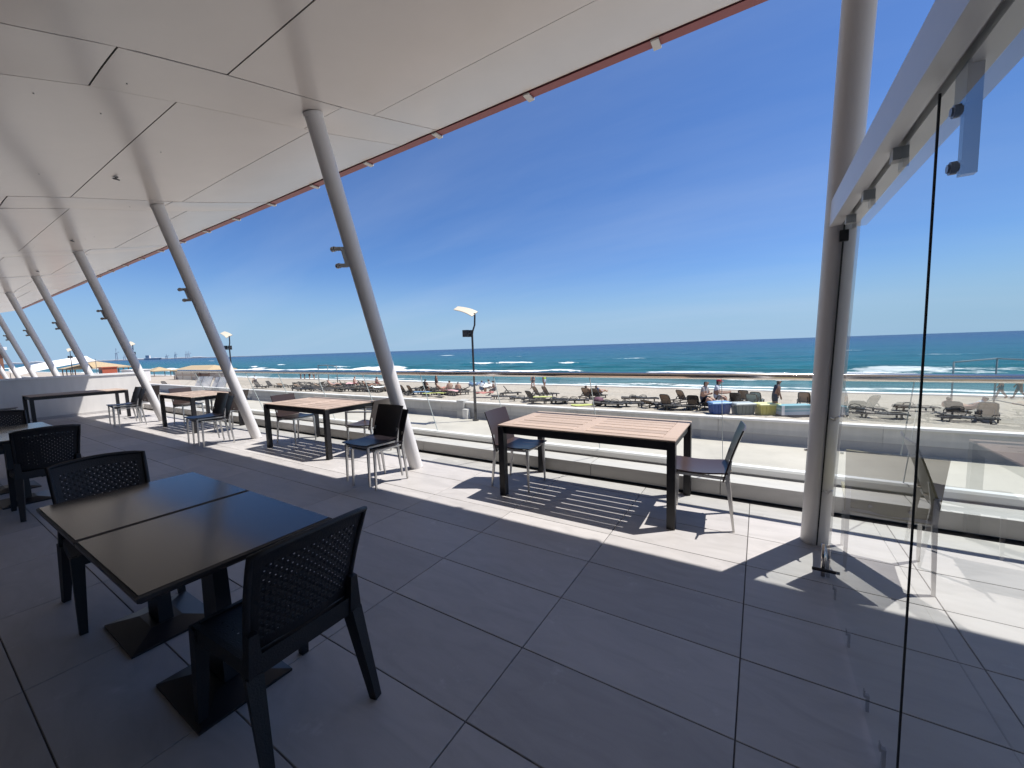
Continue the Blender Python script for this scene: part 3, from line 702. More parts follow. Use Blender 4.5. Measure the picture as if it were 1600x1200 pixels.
# dark resin set in the shade ------------------------------------------------
def resin_chair_meshes():
    D = {}
    # backrest: woven sheet with real holes, border and side posts
    b = MB(); nu, nv = 22, 24
    def bk(u_, v_):
        z = .475+.395*u_; x = -.215-.085*u_-.045*u_*u_ + .035*(2*v_-1)**2
        wd = .415+.035*u_
        zz = z + .018*u_*(1-(2*v_-1)**2)
        return Vector((x, (v_-.5)*wd, zz))
    for i in range(nu):
        for j in range(nv):
            u0, u1, v0, v1 = i/nu, (i+1)/nu, j/nv, (j+1)/nv
            rim = i < 2 or i > nu-4 or j < 2 or j > nv-3
            bulge = .0035*(1 if (i+j) % 2 else -1) if not rim else 0
            q = [bk(u0,v0), bk(u1,v0), bk(u1,v1), bk(u0,v1)]
            if rim or (i+j) % 2:
                c = sum(q, Vector())/4 + Vector((bulge, 0, 0))
                b.add(q+[c], [(0,1,4),(1,2,4),(2,3,4),(3,0,4)])
            else:
                h = [bk(u0+(u1-u0)*a, v0+(v1-v0)*c) for a, c in ((.39,.37),(.61,.37),(.61,.63),(.39,.63))]
                b.add(q+h, [(0,1,5,4),(1,2,6,5),(2,3,7,6),(3,0,4,7)])
    D['backrest'] = b.mesh('resin_backrest', M_wick)
    b = MB()
    pts = [bk(0, 0)+Vector((.012,-.004,-.06))]+[bk(i/6, 0) for i in range(7)]+[bk(1, j/10) for j in range(1, 10)]+[bk(1-i/6, 1) for i in range(7)]+[bk(0, 1)+Vector((.012,.004,-.06))]
    b.tube(pts, .013, 8); b.bar(bk(0, 0), bk(0, 1), .02, .02); D['back_frame'] = b.mesh('resin_back_frame', M_wick, True)
    b = MB(); nu, nv = 22, 22
    def st(u_, v_):
        x = .235-.455*u_; y = (v_-.5)*(.45-.03*u_)
        return Vector((x, y, .442-.012*math.sin(PI*u_)*math.sin(PI*v_)-.02*max(0, .1-u_)*3))
    for i in range(nu):
        for j in range(nv):
            u0, u1, v0, v1 = i/nu, (i+1)/nu, j/nv, (j+1)/nv
            q = [st(u0,v0), st(u1,v0), st(u1,v1), st(u0,v1)]
            if i < 3 or i > nu-4 or j < 3 or j > nv-4 or (i+j) % 2 or (j//3) % 2: b.add(q, [(0,3,2,1)])
            else:
                h = [st(u0+(u1-u0)*a, v0+(v1-v0)*c) for a, c in ((.36,.36),(.64,.36),(.64,.64),(.36,.64))]
                b.add(q+h, [(1,0,4,5),(2,1,5,6),(3,2,6,7),(0,3,7,4)])
    D['seat'] = b.mesh('resin_seat', M_wick)
    b = MB()
    for s in (-1, 1): b.bar((.225, s*.215, .415), (-.21, s*.205, .415), .022, .06)
    b.bar((.225, -.2, .415), (.225, .2, .415), .022, .06); b.bar((-.212, -.195, .43), (-.212, .195, .43), .022, .075); D['apron'] = b.mesh('resin_apron', M_wick)
    for s in (-1, 1):
        b = MB(); b.bar((.245, s*.222, 0), (.215, s*.205, .44), .034, .034, .055, .052); D['front_leg%d' % s] = b.mesh('resin_front_leg', M_wick)
        b = MB(); b.bar((-.30, s*.225, 0), (-.205, s*.205, .40), .034, .036, .055, .06); b.bar((-.205, s*.205, .40), (-.222, s*.205, .56), .055, .055, .03, .03); D['rear_leg%d' % s] = b.mesh('resin_rear_leg', M_wick)
    return D
RC = resin_chair_meshes()
def resin_chair(label, loc, rz):
    t = thing('resin_chair', label, 'chair', loc, rz, 'black woven resin chairs in the shade')
    for k, me in RC.items():
        obj('leg' if 'leg' in k else k, me, t)
resin_chair('black woven resin chair in the foreground, its back to the camera', (-1.715, .80, 0), R(181))
resin_chair('black woven resin chair on the far side of the nearest dark table', (-3.44, .70, 0), R(-3))
resin_chair('black woven resin chair with its back to the camera at the second dark table', (-6.33, .82, 0), R(180))
resin_chair('black resin chair at the far end of the second dark table', (-8.42, .80, 0), R(2))
def dark_table(label, x0, x1, y0=.375, y1=1.088):
    cx, cy_ = (x0+x1)/2, (y0+y1)/2
    t = thing('pedestal_table', label, 'table', (cx, cy_, 0), 0, 'dark pedestal tables pushed together in pairs')
    w, d = (x1-x0)/2-.002, (y1-y0)/2
    b = MB(); H = .742
    lv = [(-.034, -.016), (-.022, -.002), (-.006, 0), (0, -.008)]
    vs = []; 
    for dz, ins in lv: vs += [(sx*(w+ins), sy_*(d+ins), H+dz) for sx, sy_ in ((-1,-1),(1,-1),(1,1),(-1,1))]
    fs = [(3,2,1,0)]
    for i in range(3):
        for k in range(4): fs.append((i*4+k, i*4+(k+1)%4, (i+1)*4+(k+1)%4, (i+1)*4+k))
    b.add(vs, fs); b.build('top_edge', M_tedge, t)
    b = MB(); b.box((-w+.010, -d+.010, H-.004), (w-.010, d-.010, H+.0012)); b.build('tabletop', M_ttop, t)
    b = MB(); b.bar((0, 0, .035), (0, 0, H-.036), .17, .065, .12, .055, upv=(0,1,0)); b.build('pedestal', M_iron, t)
    b = MB(); b.box((-.2, -.05, H-.05), (.2, .05, H-.0345)); b.box((-.05, -.2, H-.05), (.05, .2, H-.0345)); b.build('bracket', M_iron, t)
    b = MB(); q = .235
    b.add([(sx*q, sy_*.19, 0) for sx, sy_ in ((-1,-1),(1,-1),(1,1),(-1,1))]+[(sx*q, sy_*.19, .012) for sx, sy_ in ((-1,-1),(1,-1),(1,1),(-1,1))]+[(sx*.10, sy_*.07, .042) for sx, sy_ in ((-1,-1),(1,-1),(1,1),(-1,1))],
          [(3,2,1,0)]+[(i*4+k, i*4+(k+1)%4, (i+1)*4+(k+1)%4, (i+1)*4+k) for i in (0,1) for k in range(4)]+[(8,9,10,11)]); b.build('base', M_iron, t)
dark_table('dark square pedestal table nearest the foreground woven chair', -2.528, -1.735)
dark_table('dark square pedestal table beside it, on the side of the far woven chair', -3.33, -2.540)
dark_table('dark pedestal table of the second pair, next to the woven chair seen from behind', -7.36, -6.57)
dark_table('dark pedestal table of the second pair, at the left picture edge', -8.16, -7.37)
# ================================================================== BEACH
def on_sand(px, py):
    d = rt2*((px-800)/FPX) - up3*((py-600)/FPX) + fw2
    k = .0493; a = -1.76 + k*14.5
    t = (a - S)/(d.z + k*d.y)
    return Vector((d.x*t, d.y*t, S + d.z*t))
# beach wall ---------------------------------------------------------------
t = thing('beach_wall', 'long low pale concrete wall between the promenade and the beach', 'wall')
CAP = -.93
pm = MB(); pm.box((-1.995, WALL_Y, PROM+.27), (1.995, WALL_Y+.18, CAP-.07)); pme = pm.mesh('wall_section', M_wallc)
pl = MB(); pl.box((-1.998, WALL_Y+.015, PROM-.01), (1.998, WALL_Y+.17, PROM+.27)); plm = pl.mesh('shade_band', mat('shade_band_grey', (.30, .30, .31), .85, var=.06))  # shade along the wall's lower band is put into this darker grey
cm = MB(); cm.chamfer((-1.997, WALL_Y-.05, CAP-.069), (1.997, WALL_Y+.22, CAP), .008); cme = cm.mesh('cap', M_white)
for k in range(-30, 14):
    x = k*4.0+.9
    obj('wall_section', pme, t, (x, 0, 0)); obj('shade_band', plm, t, (x, 0, 0)); obj('cap', cme, t, (x, 0, 0))
px_ = at_y(722, 640, WALL_Y).x
b = MB(); b.box((px_-.20, WALL_Y-.14, PROM), (px_+.22, WALL_Y-.055, CAP+.07)); b.box((px_-.20, WALL_Y-.053, CAP+.003), (px_+.22, WALL_Y+.3, CAP+.07)); b.build('pier', M_wallc, t)
b = MB(); b.box((px_+.26, WALL_Y-.30, PROM), (px_+.52, WALL_Y-.06, CAP-.30)); b.build('meter_box', M_white, t)

# street lamps ----------------------------------------------------------------
def lamp(X, Y, label):
    t = thing('street_lamp', label, 'street lamp', (X, Y, PROM), 0, 'street lamps along the promenade')
    b = MB(); b.tube([(0,0,0), (0,0,1.4)], .062, 12); b.tube([(0,0,1.4), (0,0,4.0)], .045, 12); b.tube([(0,0,0), (0,0,.05)], .14, 14); autosmooth(b.build('pole', M_lamp, t), 50)
    b = MB(); b.tube([(.0,-.02,3.7), (.05,-.02,3.95), (.17,-.02,4.22), (.20,-.02,4.62), (.185,-.02,4.72)], .038, 10); autosmooth(b.build('arm', M_lamp, t), 50)
    b = MB()
    f = lambda u_, v_: Vector((.21-1.05*u_, (v_-.5)*(.42-.12*u_)-.02, 4.68+.46*u_-.12*math.sin(PI*u_*.5)*u_+.12*u_*(1-u_)+(v_-.5)*.22*(1-.3*u_)))
    b.sheet(f, 8, 2, .035); autosmooth(b.build('lamp_head', M_lhead, t), 40)
    for s in (-1, 1):
        b = MB(); b.box((-.36, s*.14-.085, 3.72), (-.12, s*.14+.085, 4.02)); b.bar((-.13, s*.14, 3.87), (-.0, s*.02, 3.87), .05); k = b.build('floodlight', M_lamp, t)
        b = MB(); b.box((-.368, s*.14-.07, 3.74), (-.361, s*.14+.07, 4.0)); b.build('lens', M_pole, k)
P = at(741, 657, PROM); LY = P.y
for px, lab in ((741, 'nearest promenade street lamp with a curved blade head, beside the wall pier'), (364, 'second street lamp, seen just right of the second leaning column'),
                (214, 'third street lamp, half hidden by the third leaning column'), (116, 'farthest street lamp, above the white canopy and thatched roofs')):
    lamp(at_y(px, 600, LY).x, LY, lab)

# loungers -------------------------------------------------------------------
def lounger_root(name, up, meshmat, meshname):
    """head at -x, feet at +x"""
    t = thing(name, 'x', 'sun lounger')
    b = MB()
    for s in (-1, 1):
        f = [(-.95, s*.31, .30), (-.4, s*.32, .33), (.2, s*.32, .31), (.75, s*.31, .33), (.97, s*.29, .29)]
        for p, q in zip(f[:-1], f[1:]): b.bar(p, q, .05, .07)
    b.bar((-.95, -.31, .30), (-.95, .31, .30), .05, .06); b.bar((.96, -.3, .29), (.96, .3, .29), .05, .06); b.bar((-.12, -.32, .31), (-.12, .32, .31), .05, .05)
    b.build('frame', M_lframe, t)
    for sx in (-.72, .66):
        for s in (-1, 1):
            b = MB(); b.bar((sx, s*.30, 0), (sx*.96, s*.31, .31), .05, .06, .07, .09); b.build('leg', M_lframe, t)
    for s in (-1, 1):
        b = MB(); b.tube([(-.42, s*.35, .33), (-.36, s*.36, .48), (-.18, s*.36, .54), (.06, s*.36, .50), (.14, s*.35, .33)], .024, 6); b.build('armrest', M_lframe, t)
    b = MB(); b.sheet(lambda u_, v_: Vector((-.10+1.04*u_, (v_-.5)*.56, .325+.02*math.cos(u_*5))), 6, 2, .012); b.build('seat_mesh', M_dmesh if meshmat is M_tan else meshmat, t)
    ang = R(up); L = .82; o = Vector((-.14, 0, .34)); d = Vector((-math.cos(ang), 0, math.sin(ang))); nrm = Vector((math.sin(ang), 0, math.cos(ang)))
    b = MB()
    pts = [o+Vector((0,-.29,0)), o+d*L*.6+Vector((0,-.31,0)), o+d*L*.93+Vector((0,-.29,0)), o+d*L*1.0+Vector((0,-.22,0)), o+d*L*1.01, o+d*L*1.0+Vector((0,.22,0)), o+d*L*.93+Vector((0,.29,0)), o+d*L*.6+Vector((0,.31,0)), o+Vector((0,.29,0))]
    b.tube(pts, .035, 6); b.bar(o+d*.02+Vector((0,-.29,0)), o+d*.02+Vector((0,.29,0)), .05, .05); k = b.build('backrest', M_lframe, t)
    b = MB(); b.sheet(lambda u_, v_: o+d*(.03+L*.95*u_)+Vector((0, (v_-.5)*.56, 0)), 4, 2, .012); b.build('back_mesh', meshmat, k)
    if up > 20:
        b = MB()
        for s in (-1, 1): b.bar(o+d*L*.5+Vector((0, s*.2, 0)), (-.62, s*.2, .31), .03)
        b.build('strut', M_lframe, k)
    t.scale = (.9, .9, .82)
    return t
LR = {}
for key, up, mm in (('tan', 62, M_tan), ('dark', 55, M_dmesh), ('teal', 58, M_teal), ('low', 24, M_tan), ('flat', 4, M_dmesh), ('flat2', 9, M_lframe)):
    LR[key] = lounger_root('sun_lounger', up, mm, key)
used = set()
LG = 'sun loungers on the beach'
def lounger(key, px, py, head, label):
    p = on_sand(px, py); o = LR[key]
    p.z = sand_z(p.y) - .04
    if key not in used:
        used.add(key); o.location = p; o.rotation_euler = (0, 0, R(head)); o['label'] = label; o['group'] = LG
    else: dup(o, p, R(head), label, LG)
UP = [('dark', 798, 618, 40, 'dark sun lounger with raised back, standing alone right of the heaped towels'), ('tan', 842, 620, 62, 'left one of two tan backed loungers below the walking couple'),
 ('tan', 857, 620, 62, 'right one of two tan backed loungers below the walking couple'), ('dark', 834, 628, 70, 'dark backed lounger in front of the pair below the walking couple'),
 ('tan', 919, 623, 75, 'left one of the two occupied loungers behind the middle of the nearest table'), ('dark', 934, 623, 75, 'right one of the two occupied loungers behind the middle of the nearest table'),
 ('tan', 1044, 638, 72, 'single tan backed lounger left of the seated man in a grey shirt'), ('tan', 1069, 629, 55, 'tan backed lounger farther back, left of the seated man in a grey shirt'),
 ('tan', 1163, 629, 80, 'tan backed lounger behind the grey green box'), ('teal', 1182, 632, 80, 'left one of the two teal backed loungers behind the boxes'), ('teal', 1176, 636, 80, 'right one of the two teal backed loungers behind the boxes'),
 ('tan', 1257, 634, 80, 'tan backed lounger behind the striped box'), ('low', 1020, 637, 65, 'lounger with its dark back tilted low, beside the single tan backed one'), ('dark', 1150, 633, 85, 'dark backed lounger between the blue and grey green boxes'),
 ('tan', 1541, 657, 75, 'tan woven backed lounger by the frame, seen through the glass door'), ('dark', 1494, 653, 60, 'dark lounger in front of the frame, seen through the glass door'),
 ('tan', 537, 604, 60, 'tan backed lounger right of the goal frame'), ('tan', 567, 606, 65, 'tan backed lounger close left of the near leaning column'), ('tan', 579, 610, 65, 'tan backed lounger nearest the left side of the near leaning column'),
 ('tan', 634, 616, 75, 'left one of two tan backed loungers right of the near leaning column'), ('tan', 646, 617, 75, 'right one of two tan backed loungers right of the near leaning column'),
 ('dark', 406, 607, 20, 'dark lounger with raised back at the left end of the crowded rows'), ('dark', 425, 606, 25, 'dark lounger second from the left end of the crowded rows'), ('dark', 262, 606, 30, 'dark folded lounger near the white beach tents'),
 ('dark', 1084, 638, 90, 'dark lounger under the man in a grey shirt'), ('dark', 1106, 640, 85, 'dark lounger under the person in a red cap')]
for a in UP: lounger(*a)
FLAT = [(818, 627, 30, 'flat dark lounger left of the dark backed one below the couple'), (848, 631, 20, 'flat lounger with a yellow towel below the walking couple'), (867, 631, 15, 'flat dark lounger right of the yellow towel lounger'),
 (884, 630, 20, 'left one of the two flat loungers over the middle of the nearest table'), (899, 630, 20, 'right one of the two flat loungers over the middle of the nearest table'), (950, 636, 10, 'flat dark lounger right of the purple bag'),
 (963, 635, 12, 'flat dark lounger, second right of the purple bag'), (982, 635, 12, 'flat dark lounger, third right of the purple bag'), (992, 627, 15, 'left one of two flat loungers with looped arms'), (1008, 627, 15, 'right one of two flat loungers with looped arms'),
 (1060, 640, 20, 'flat dark lounger in front of the single tan backed one'), (787, 624, 15, 'flat lounger right of the heaped towels by the lamp'), (1345, 645, 10, 'flat lounger just right of the glass door column'), (1378, 653, 5, 'flat dark lounger beside the pale box behind the door glass'),
 (1430, 642, 15, 'flat lounger left of the door glass joint'), (1510, 660, 10, 'flat dark lounger in front of the woven backed one')]
for i, a in enumerate(FLAT): lounger('flat' if i % 3 else 'flat2', *a)
k = 0
for row, (y0, x0, x1, st) in enumerate(((601, 470, 592, 9), (605.5, 440, 612, 10), (610, 470, 614, 10.5), (611, 652, 722, 8.5), (616.5, 660, 722, 10))):
    x = x0
    while x < x1:
        px = x+random.uniform(-3, 3); py = y0 + (px-x0)*.022 + random.uniform(-1.2, 1.2)
        kk = random.choice(['flat', 'flat', 'flat2', 'low'])
        lounger(kk, px, py, random.choice([15, 25, 70, 60, 190]) + random.uniform(-12, 12),
                ('flat dark lounger' if kk.startswith('flat') else 'tan lounger tilted low') + (', %s row of the crowd left of the near leaning column' % ('farthest', 'middle', 'nearest')[row] if row < 3 else ', %s row between near column and lamp' % ('farther', 'nearer')[row-3]))
        x += st; k += 1
for key in list(LR):
    if key not in used: bpy.data.objects.remove(LR[key])

# towels, bags ------------------------------------------------------------------
def towel(px, py, key, label, w=.6, l=1.5, rz=20, z=.0, lump=.05):
    p = on_sand(px, py); p.z = sand_z(p.y)
    b = MB(); sd = random.random()*50
    b.sheet(lambda u_, v_: Vector(((u_-.5)*l, (v_-.5)*w, .02+z+lump*(mnoise.noise(Vector((u_*3+sd, v_*3, sd)))+.8))), 10, 6, .015)
    o = b.build('towel', M_tow[key], None, False, p); autosmooth(o, 60); o.rotation_euler.z = R(rz)
    tag(o, label, 'towel', 'towels on the sand')
towel(660, 619, 'blue', 'blue towel in front of the two tan backed loungers', z=.3)
towel(679, 620, 'yellow', 'yellow towel on the sand left of the wall pier', z=.25, l=1.8)
towel(848, 630, 'yellow', 'yellow towel lying on the flat lounger below the couple', z=.36, w=.5, l=1.2)
towel(912, 634, 'yellow', 'yellow towel on the sand left of the purple bag', z=.0)
towel(762, 615, 'white', 'white towel heaped on the loungers right of the lamp', z=.45, lump=.3)
towel(757, 621, 'red', 'red towel at the wall right of the lamp', z=.2, lump=.2)
towel(703, 618, 'pink', 'pink towel beside the sitting man left of the lamp', z=.3, lump=.15)
towel(590, 612, 'white', 'white towel at the foot of the near leaning column', z=.3, lump=.2)
towel(552, 606, 'pink', 'pink towel among the crowded loungers', z=.35, lump=.2)
towel(745, 612, 'blue', 'blue grey towel hanging over a lounger behind the lamp', z=.4, lump=.4)
def bag(px, py, m_, label, s=.3):
    p = on_sand(px, py); p.z = sand_z(p.y)
    b = MB(); b.sheet(lambda u_, v_: Vector((s*math.cos(2*PI*v_)*math.sin(PI*(.02+.96*u_))*(1+.12*math.sin(6*PI*v_)), s*.8*math.sin(2*PI*v_)*math.sin(PI*(.02+.96*u_)), s*.8-s*.85*math.cos(PI*u_))), 8, 14)
    tag(b.build('beach_bag', m_, None, True, p), label, 'bag')
bag(935, 634, mat('purple_cloth', (.14, .05, .09), .8), 'dark purple beach bag on the sand behind the nearest table', .33)

# storage boxes -----------------------------------------------------------------------
def tub(px0, px1, py, body, lid, label):
    a = on_sand(px0, py); c = on_sand(px1, py); w = (c-a).length; mid = (a+c)/2; mid.z = sand_z(mid.y)
    ang = math.atan2(c.y-a.y, c.x-a.x)
    t = thing('storage_box', label, 'storage box', mid, ang, 'plastic storage boxes behind the beach wall')
    w *= .435; d = .32; h = .50
    b = MB(); b.add([(sx*w*.86, sy_*d*.86+d, 0) for sx, sy_ in ((-1,-1),(1,-1),(1,1),(-1,1))]+[(sx*w, sy_*d+d, h) for sx, sy_ in ((-1,-1),(1,-1),(1,1),(-1,1))],
          [(3,2,1,0),(4,5,6,7),(0,1,5,4),(1,2,6,5),(2,3,7,6),(3,0,4,7)]); b.build('tub', body, t)
    for s in (-.8, -.4, 0, .4, .8):
        b = MB(); b.bar((s*w*.88, .12*d-.012+.04*d, .03), (s*w*.98, -.012, h-.05), .05, .02); b.build('rib', body, t)
    b = MB(); b.chamfer((-w-.035, -.035, h), (w+.035, 2*d+.035, h+.085), .035); b.build('lid', lid, t)
    for s in (-1, 1):
        b = MB(); b.box((s*(w+.02)-.03, d-.1, h-.06), (s*(w+.02)+.03, d+.1, h-.001)); b.build('handle', lid, t)
tub(1112, 1145, 647, M_blue, M_blue2, 'blue plastic storage box with a lighter blue lid')
tub(1149, 1183, 649, M_gree, M_gree2, 'grey green plastic storage box with a pale lid')
tub(1186, 1221, 650, M_yell, M_yell2, 'yellow plastic storage box with a pale yellow lid')
def crate(px0, px1, py, label, h=.55):
    a = on_sand(px0, py); c = on_sand(px1, py); w = (c-a).length; mid = (a+c)/2; mid.z = sand_z(mid.y)
    t = thing('display_crate', label, 'crate', mid, math.atan2(c.y-a.y, c.x-a.x))
    bands = [(0, .20, (.03,.03,.045)), (.20, .48, (.38,.45,.52)), (.48, .62, (.20,.36,.42)), (.62, .76, (.40,.52,.55)), (.76, 1.0, (.22,.40,.42))]
    for i, (a_, b_, c_) in enumerate(bands):
        b = MB(); b.box((-w/2+.002*i, .002*i, h*a_), (w/2-.002*i, .6-.002*i, h*b_)); b.build('band', mat('crate_band', c_, .4), t)
    b = MB(); b.box((-w/2-.03, -.012, h*.2), (-w/2+.10, -.002, h+.0)); b.build('end_panel', M_base, t)
crate(1222, 1272, 652, 'long striped teal and white box beside the glass door column')
crate(1316, 1326, 652, 'small blue box just right of the glass door column', .5)

# goal frames --------------------------------------------------------------------------
def frame(posts, ptop, lowbar, label, r=.035):
    P0 = on_sand(*posts[0]); t = thing('sport_frame', label, 'frame', (P0.x, P0.y, sand_z(P0.y)))
    Q = []
    for px, py in posts:
        q = on_sand(px, py); Q.append(Vector((q.x-P0.x, q.y-P0.y, sand_z(q.y)-sand_z(P0.y))))
    H = at_y(posts[0][0], ptop, P0.y).z - sand_z(P0.y)
    for q in Q:
        b = MB(); b.tube([q+Vector((0,0,-.1)), Vector((q.x, q.y, H))], r, 8); b.build('post', M_pole, t, True)
    for p, q in zip(Q[:-1], Q[1:]):
        b = MB(); b.tube([Vector((p.x, p.y, H)), Vector((q.x, q.y, H))], r, 8); b.build('crossbar', M_pole, t, True)
        if lowbar:
            b = MB(); b.tube([Vector((p.x, p.y, .25)), Vector((q.x, q.y, .25))], r*.7, 8); b.build('lower_bar', M_pole, t, True)
frame([(499, 600), (514, 600), (528, 603)], 571, True, 'thin metal goal frame on the sand between the two left tables', .05)
frame([(1485, 644), (1552, 637), (1640, 650)], 566, True, 'tall metal frame on the sand seen through the glass door', .04)

# people --------------------------------------------------------------------------------
def person(label, pos, rz, J, cls, sc=1.0, skin=0, hair=None, cap=None, glasses=False):
    """J: joint positions; cls: cloth per body area"""
    names = list(J); bm = bmesh.new(); sl = bm.verts.layers.skin.verify(); V = {}
    rad = dict(pelvis=(.21,.17), waist=(.19,.15), chest=(.225,.165), neck=(.07,.07), head=(.115,.13), crown=(.09,.11))
    for s in 'LR':
        rad.update({'sh'+s: (.095,.085), 'el'+s: (.06,.06), 'wr'+s: (.042,.038), 'pa'+s: (.05,.026), 'fi'+s: (.032,.018), 'hip'+s: (.13,.13), 'kn'+s: (.085,.085), 'an'+s: (.056,.058), 'to'+s: (.058,.04)})
    for n in names:
        V[n] = bm.verts.new(J[n]); V[n][sl].radius = rad[n]; V[n][sl].use_root = (n == 'pelvis')
    bones = [('pelvis','waist'),('waist','chest'),('chest','neck'),('neck','head'),('head','crown')]
    for s in 'LR': bones += [('chest','sh'+s),('sh'+s,'el'+s),('el'+s,'wr'+s),('wr'+s,'pa'+s),('pa'+s,'fi'+s),('pelvis','hip'+s),('hip'+s,'kn'+s),('kn'+s,'an'+s),('an'+s,'to'+s)]
    for a, b_ in bones: bm.edges.new((V[a], V[b_]))
    me = bpy.data.meshes.new('person_base'); bm.to_mesh(me); bm.free()
    o = bpy.data.objects.new('person_tmp', me); COL.objects.link(o)
    sk = o.modifiers.new('s', 'SKIN'); sk.use_smooth_shade = True; ss = o.modifiers.new('d', 'SUBSURF'); ss.levels = 1
    dg = bpy.context.evaluated_depsgraph_get(); dg.update()
    body = bpy.data.meshes.new_from_object(o.evaluated_get(dg)); bpy.data.objects.remove(o)
    mats = [SK[skin]] ; idx = {}
    for k_ in sorted({v_ for v_ in cls.values() if isinstance(v_, str)}):
        if k_: idx[k_] = len(mats); mats.append(CL[k_])
    hi = len(mats); mats.append(hair or M_hair)
    body.materials.clear()
    for m_ in mats: body.materials.append(m_)
    head = Vector(J['head']); mi = []
    seg = [(a, b_, Vector(J[a]), Vector(J[b_])) for a, b_ in bones]
    for f in body.polygons:
        c = f.center; best = None
        for a, b_, p, q in seg:
            d = q-p; tt = max(0, min(1, (c-p).dot(d)/d.length_squared)); e = (c-(p+d*tt)).length
            if best is None or e < best[0]: best = (e, a, b_, tt)
        _, a, b_, tt = best; k_ = None
        if b_ in ('crown', 'head'):
            r_ = c-head; mi.append(hi if (r_.z > .045 or r_.x < -.035) and r_.z > -.09 else 0); continue
        if a in ('waist', 'chest') or b_ == 'chest' or b_.startswith('sh'): k_ = cls.get('top')
        elif a == 'pelvis' or (b_.startswith('kn') and tt < cls.get('_len', .55)): k_ = cls.get('low')
        elif b_.startswith('el') and tt < .55: k_ = cls.get('sleeve')
        mi.append(idx.get(k_, 0) if k_ else 0)
    body.polygons.foreach_set('material_index', mi)
    b = tag(obj('person', body, None, pos, rz), label, 'person'); b.scale = (sc,)*3
    # nose and ears as one small facial part
    fm = MB(); h = head
    fm.bar(h+Vector((.085,0,.03)), h+Vector((.112,0,-.005)), .016, .016, .028, .028); fm.cbox(h+Vector((.005,.088,0)), (.03,.014,.05)); fm.cbox(h+Vector((.005,-.088,0)), (.03,.014,.05)); fm.build('face', SK[skin], b)
    if cap:
        cmb = MB(); cr_ = Vector(J['crown'])
        cmb.sheet(lambda u_, v_: head+Vector((.118*math.cos(2*PI*v_)*math.cos(u_*PI/2*.98)-.005, .105*math.sin(2*PI*v_)*math.cos(u_*PI/2*.98), .035+.125*math.sin(u_*PI/2))), 5, 14)
        cmb.sheet(lambda u_, v_: head+Vector((.09+.10*u_, (v_-.5)*.16*(1-.3*u_), .045-.02*u_)), 3, 4, .008); cmb.build('cap', CL[cap], b, True)
    if glasses:
        g = MB(); g.box(head+Vector((.083,-.07,.005)), head+Vector((.105,.07,.04))); g.bar(head+Vector((.09,.08,.03)), head+Vector((-.03,.094,.03)), .012); g.bar(head+Vector((.09,-.08,.03)), head+Vector((-.03,-.094,.03)), .012); g.build('sunglasses', CL['black'], b)
    return b
def stand(stride=0., lean=0., arm=(0., 0.), nod=0.):
    J = dict(pelvis=(0,0,.95), waist=(.01+lean*.3,0,1.12), chest=(.0+lean*.75,0,1.36), neck=(.01+lean,0,1.51), head=(.04+lean*1.15+nod,0,1.645), crown=(.03+lean*1.2+nod,0,1.72))
    for s, y, k in (('L', 1, 1), ('R', -1, -1)):
        st = stride*k; a = arm[0] if k > 0 else arm[1]
        J.update({'sh'+s: (lean*.9, y*.185, 1.42), 'el'+s: (lean*.9+a*.5-.02, y*.235, 1.15), 'wr'+s: (lean*.9+a+.05, y*.235, .92+abs(a)*.25), 'pa'+s: (lean*.9+a*1.15+.07, y*.23, .84+abs(a)*.3), 'fi'+s: (lean*.9+a*1.25+.085, y*.22, .76+abs(a)*.33),
                  'hip'+s: (0, y*.095, .89), 'kn'+s: (st*.45+.03, y*.10, .49+abs(st)*.03), 'an'+s: (st*1.0-(.08 if st < 0 else 0), y*.10, .08+(.06 if st < 0 else 0)), 'to'+s: (st*1.0+.15-(.08 if st < 0 else 0), y*.12, .03)})
    return J
def sit(h=.45, lean=0., reach=.3, nod=0.):
    J = dict(pelvis=(0,0,h+.08), waist=(.02+lean*.3,0,h+.26), chest=(.03+lean*.75,0,h+.50), neck=(.05+lean,0,h+.65), head=(.09+lean*1.15+nod,0,h+.785), crown=(.08+lean*1.2+nod,0,h+.86))
    for s, y in (('L', 1), ('R', -1)):
        J.update({'sh'+s: (.03+lean*.9, y*.185, h+.56), 'el'+s: (.10+lean*.9, y*.25, h+.29), 'wr'+s: (.10+reach+lean, y*.16, h+.30), 'pa'+s: (.16+reach+lean, y*.12, h+.33), 'fi'+s: (.22+reach+lean, y*.09, h+.35),
                  'hip'+s: (.05, y*.10, h+.06), 'kn'+s: (.44, y*.14, h+.07), 'an'+s: (.46, y*.14, .08), 'to'+s: (.60, y*.16, .035)})
    return J
def recline():
    J = dict(pelvis=(0,0,.46), waist=(-.12,0,.54), chest=(-.30,0,.72), neck=(-.40,0,.84), head=(-.46,0,.96), crown=(-.49,0,1.03))
    for s, y in (('L', 1), ('R', -1)):
        J.update({'sh'+s: (-.32,y*.18,.76), 'el'+s: (-.16,y*.26,.56), 'wr'+s: (.06,y*.24,.54), 'pa'+s: (.13,y*.22,.53), 'fi'+s: (.20,y*.2,.52), 'hip'+s: (.05,y*.1,.45), 'kn'+s: (.45,y*.12,.62), 'an'+s: (.82,y*.12,.44), 'to'+s: (.9,y*.14,.54)})
    return J
def sandpos(px, py):
    p = on_sand(px, py); p.z = sand_z(p.y); return p
pp = sandpos(1212, 652)
person('standing man in a dark sleeveless top and sunglasses behind the yellow box', sandpos(1206, 653)+Vector((.12,1.15,0)), R(20), stand(0, .12, (.05, .02)), dict(top='navy', low='dark'), .95, 1, glasses=True)
person('seated man with dark hair, grey shirt and navy shorts left of the blue box', sandpos(1098, 643), R(-20), sit(.50, .05, .12), dict(top='grey', low='navy', sleeve='grey'), 1.18, 0)
